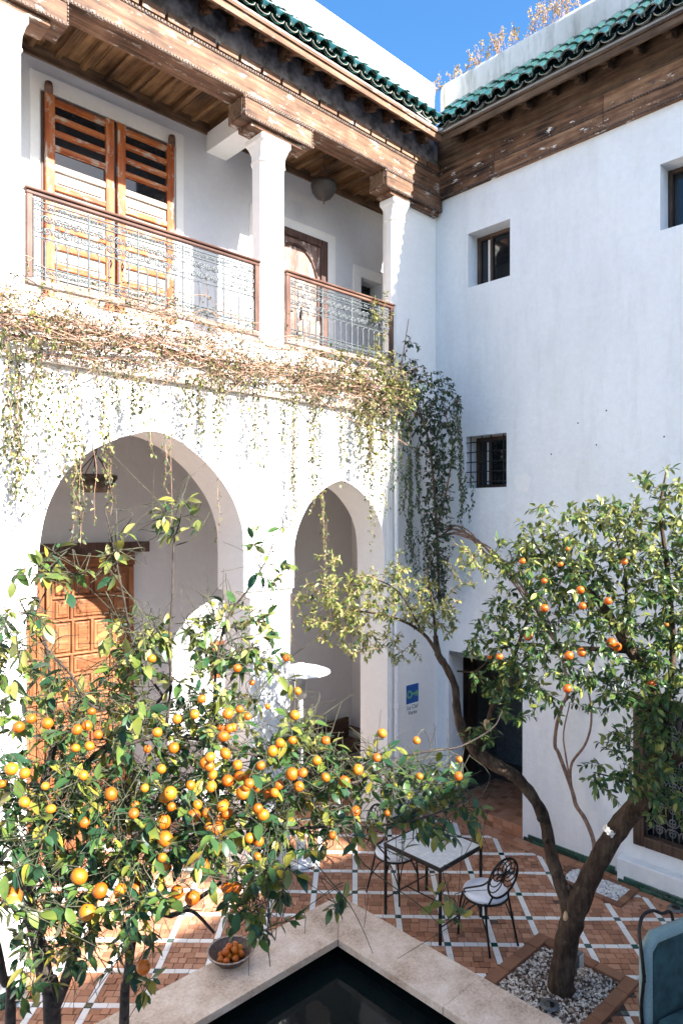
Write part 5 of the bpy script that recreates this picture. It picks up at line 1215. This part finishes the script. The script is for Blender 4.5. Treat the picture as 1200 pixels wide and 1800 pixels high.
old = [spline([Vector((x, YF - .12 - .05 * math.sin(x * 3 + q), 5.68 + q * .05 + .05 * math.sin(2.3 * x + q))) for x in np.arange(1.1, 6.9, .4)], 4) for q in range(3)]
for L in old: build('old_stem', MB().tube(L, 0.011, 6, wob=.1), M['vinebark'], g)
sprig = []
for k in range(2800):
    t = R.choice(stems); a = t[R.randrange(len(t))]; d = rv(.075) + Vector((0, -.02, R.choice((-.04, .03))))
    sprig.append([a, a + d * .5 + Vector((0, 0, .012)), a + d])
build('dry_sprigs', wood_of(sprig, .0014, .004, 3), M['drystem'], g, kind='stuff')
lv = leaves_on([s for s in sprig if R.random() < .62], 0.035, (0.024, 0.044), 0.5, 0.2, 0.7)
STR = [(8, 600, 830, 1), (28, 600, 880, 1), (45, 640, 900, .8), (62, 600, 730, .9), (85, 640, 800, .8), (108, 650, 830, .8), (130, 650, 900, .7), (148, 760, 960, .9), (190, 740, 905, .9), (178, 640, 770, .7), (165, 640, 920, .25), (228, 650, 760, .9), (245, 650, 740, .8), (268, 650, 800, .5), (300, 640, 950, .3), (330, 650, 760, .9), (350, 650, 780, 1), (377, 650, 790, 1), (390, 650, 760, .7), (290, 760, 870, .6), (385, 800, 950, .4), (455, 640, 830, 1), (448, 690, 800, .6), (500, 660, 780, .8), (520, 690, 930, .9), (553, 690, 900, 1), (545, 690, 840, .8), (597, 700, 850, 1), (630, 700, 830, 1), (655, 700, 960, 1), (645, 700, 880, 1), (668, 690, 900, .9), (680, 680, 800, .9), (568, 850, 1010, .8), (480, 900, 1130, .45), (508, 960, 1130, .4), (20, 700, 860, .7), (418, 640, 720, .6), (205, 650, 720, .7), (52, 800, 890, .8)]
strands = []
for px, ya, yb, dn in STR:
    y = YF - R.uniform(.13, .36); a = onY(px, ya, y); b_ = onY(px + R.uniform(-6, 6), yb, y + R.uniform(-.05, .05))
    for rep in range(4 if dn >= .7 else 2 if dn >= .45 else 1):
        n = 6; f_ = R.uniform(.55, 1.0) if rep else 1.0; off = Vector((R.gauss(0, .035), R.gauss(0, .03), R.uniform(-.05, .03))) if rep else Vector((0, 0, 0))
        P = [a.lerp(b_, f_ * i / n) + off + Vector((R.gauss(0, .014), R.gauss(0, .014), 0)) for i in range(n + 1)]
        S_ = spline(P, 4); strands.append(S_)
        new = leaves_on([S_], 0.021 / dn, (0.026, 0.050), 0.6, 0.35, 0.97, (0, .3), .4)
        lv += [(l[0] + rv(.016), *l[1:]) for l in new]
build('hanging_strands', wood_of(strands, .0018, .0003), M['drystem'], g, kind='stuff')
T = ellipsoid(575, 655, 8.05, 85, 45, .22, 130) + ellipsoid(660, 680, 8.5, 62, 75, .22, 260) + ellipsoid(665, 560, 8.75, 26, 55, .1, 36) + ellipsoid(655, 770, 8.5, 28, 60, .12, 44) + ellipsoid(60, 600, 5.55, 60, 55, .15, 30) + ellipsoid(700, 690, 8.75, 40, 40, .2, 50) + ellipsoid(30, 540, 5.5, 50, 40, .12, 8)
T = [Vector((p.x, min(p.y, YF - .07), p.z)) for p in T]
tw = grow(densify(stems + old, .12), T, .05, .1, 1.6)
build('green_shoots', wood_of(tw, .0018, .003), M['drystem'], g, kind='stuff')
bush = leaves_on(tw, 0.018, (0.034, 0.070), 0.42, 0.4, 0.95)
leafage(g, bush, 'leafV', 0.42, 0, lambda o: 'leafY' if R.random() < .7 else 'leafV')
leafage(g, lv, 'leafV', 0.5, 0, lambda o: 'leafY' if R.random() < .22 else 'leafV')

# ------------------------------------------------------------------ the dark ivy in the corner
g = root('corner_ivy', 'dark green climber hanging in the shaded corner between the two house walls', 'climber', (7.5, 5.9, 0))
trunk = [path((1046, 1508, 7.75), (1041, 1472, 7.8), (1027, 1439, 7.86), (1012, 1416, 7.92), (1005, 1390, 7.96), (982, 1326, 8.08), (975, 1312, 8.1), (977, 1281, 8.1), (986, 1244, 8.05), (997, 1215, 8.0), (985, 1150, 8.1), (950, 1080, 8.25), (905, 1015, 8.45), (870, 980, 8.6), (832, 945, 8.85), (795, 930, 9.1), (772, 945, 9.25)),
         path((1006, 1395, 7.95), (1002, 1371, 7.97), (1005, 1341, 7.95), (1027, 1311, 7.86), (1038, 1277, 7.82), (1038, 1240, 7.82), (1033, 1215, 7.84)),
         path((1004, 1385, 7.96), (994, 1330, 8.0), (990, 1289, 8.02), (1001, 1236, 7.98))]
# keep the climbing stems just off the right wall
fix = []
for L in trunk: fix.append([Vector((min(p.x, XW - 0.045), p.y, p.z)) for p in L])
for L, r in zip(fix, (.026, .018, .012)): build('stem', MB().tube(L, [r * (1 - .45 * k / len(L)) for k in range(len(L))], 7, wob=.08), M['vinebark'], g)
for k in range(5):
    L = [p + Vector((-R.uniform(0, .05), R.uniform(-.06, .06), R.uniform(-.07, .07))) for p in fix[0][-24::3]]
    build('stem', MB().tube(spline(L, 4), 0.010, 5), M['vinebark'], g)
up = [path((772, 1060, 9.25), (768, 950, 9.25), (762, 850, 9.2), (752, 770, 9.1), (728, 700, 9.0), (704, 650, 8.9)), path((768, 930, 9.2), (785, 860, 9.1), (795, 780, 9.05), (780, 720, 9.05)), path((704, 650, 8.9), (712, 600, 8.95), (718, 560, 9.0)),
      path((520, 640, 7.7), (560, 700, 7.85), (620, 740, 8.2), (680, 760, 8.6), (740, 800, 9.0))]
for L, r in zip(up, (.022, .014, .008, .010)): build('stem', MB().tube(L, [r * (1 - .5 * k / len(L)) for k in range(len(L))], 7, wob=.08), M['vinebark'], g)
T = ellipsoid(745, 715, 9.0, 62, 75, .3, 330) + ellipsoid(768, 910, 9.1, 28, 165, .25, 430) + ellipsoid(715, 640, 8.95, 25, 60, .15, 45) + ellipsoid(770, 790, 9.0, 45, 50, .2, 90) + ellipsoid(790, 700, 9.0, 22, 40, .12, 10)
T = [Vector((min(p.x, XW - .05), min(p.y, YF - .05), p.z)) for p in T]
tw = grow(densify(up, .1), T, .03, .08, 1.6)
build('twigs', wood_of(tw, .002, .004), M['vinebark'], g, kind='stuff')
lv = leaves_on(tw, 0.022, (0.035, 0.075), 0.45, 0.5, 0.95)
strands = []
for px, ya, yb, dn, d in [(712, 760, 960, 1, 8.9), (722, 800, 985, .9, 8.95), (735, 780, 930, 1, 9.0), (760, 950, 1080, 1, 9.1), (806, 700, 900, 1, 8.75), (815, 830, 930, 1, 8.7), (796, 720, 820, .9, 8.8), (728, 930, 1010, .8, 8.9), (745, 900, 1100, .6, 9.0), (780, 980, 1060, .8, 9.1), (700, 720, 900, .6, 8.85)]:
    a, b_ = at(px, ya, d), at(px + R.uniform(-4, 8), yb, d); a.x = min(a.x, XW - .06); b_.x = min(b_.x, XW - .06); a.y = min(a.y, YF - .08); b_.y = min(b_.y, YF - .08)
    for rep in range(4):
        off = Vector((R.gauss(0, .045), R.gauss(0, .045), 0)) if rep else Vector((0, 0, 0)); f_ = R.uniform(.6, 1) if rep else 1
        S_ = spline([a.lerp(b_, f_ * i / 6) + off + Vector((R.gauss(0, .018), R.gauss(0, .018), 0)) for i in range(7)], 4); strands.append(S_)
        lv += leaves_on([S_], 0.020 / dn, (0.03, 0.062), 0.5, 0.5, 0.97)
build('hanging_strands', wood_of(strands, .002, .0004), M['vinebark'], g, kind='stuff')
leafage(g, lv, 'leafI', 0.42, 0)

# ------------------------------------------------------------------ dry weeds on the parapet of the right wall
place = ['by the roof corner', 'beside the corner clump', 'low and thin', 'tall with two heads', 'bushy and pale', 'leaning over the edge', 'with a thick golden head', 'thin and grey', 'tall golden one', 'near the picture top', 'wide and ragged', 'highest clump']
for k, (px, py, h, n) in enumerate([(770, 152, .18, 4), (784, 128, .22, 5), (800, 130, .28, 5), (818, 112, .46, 6), (845, 92, .55, 9), (870, 74, .42, 8), (888, 66, .62, 9), (910, 52, .40, 7), (938, 38, .60, 10), (962, 25, .62, 11), (985, 12, .5, 10), (1005, 3, .5, 9)]):
    p = onX(px, py, XW + .15); p.z = 10.33; st = []; hd = MB()
    g = root('dry_weed', 'dry straw-coloured weed on the parapet top, ' + place[k], 'weed', tuple(p), 'dry weeds along the parapet')
    for q in range(n):
        b_ = p + Vector((R.gauss(0, .04), R.gauss(0, .07), 0)); t = b_ + Vector((R.gauss(0, .05), R.gauss(0, .08), .62 * h * R.uniform(.5, 1.0)))
        st.append(spline([b_, b_.lerp(t, .5) + rv(.02), t], 3))
        for s_ in range(9):
            o = b_.lerp(t, R.uniform(.45, 1.0)) + rv(.014); l = R.uniform(.02, .045); hd.leaf(o, rv().normalized(), rv().normalized(), l, l * .6, .3, .4, R.random(), 3)
    build('stem', wood_of(st, .0028, .003), M['drystem'], g); build('seed_heads', hd, M['dry'], g, kind='stuff')
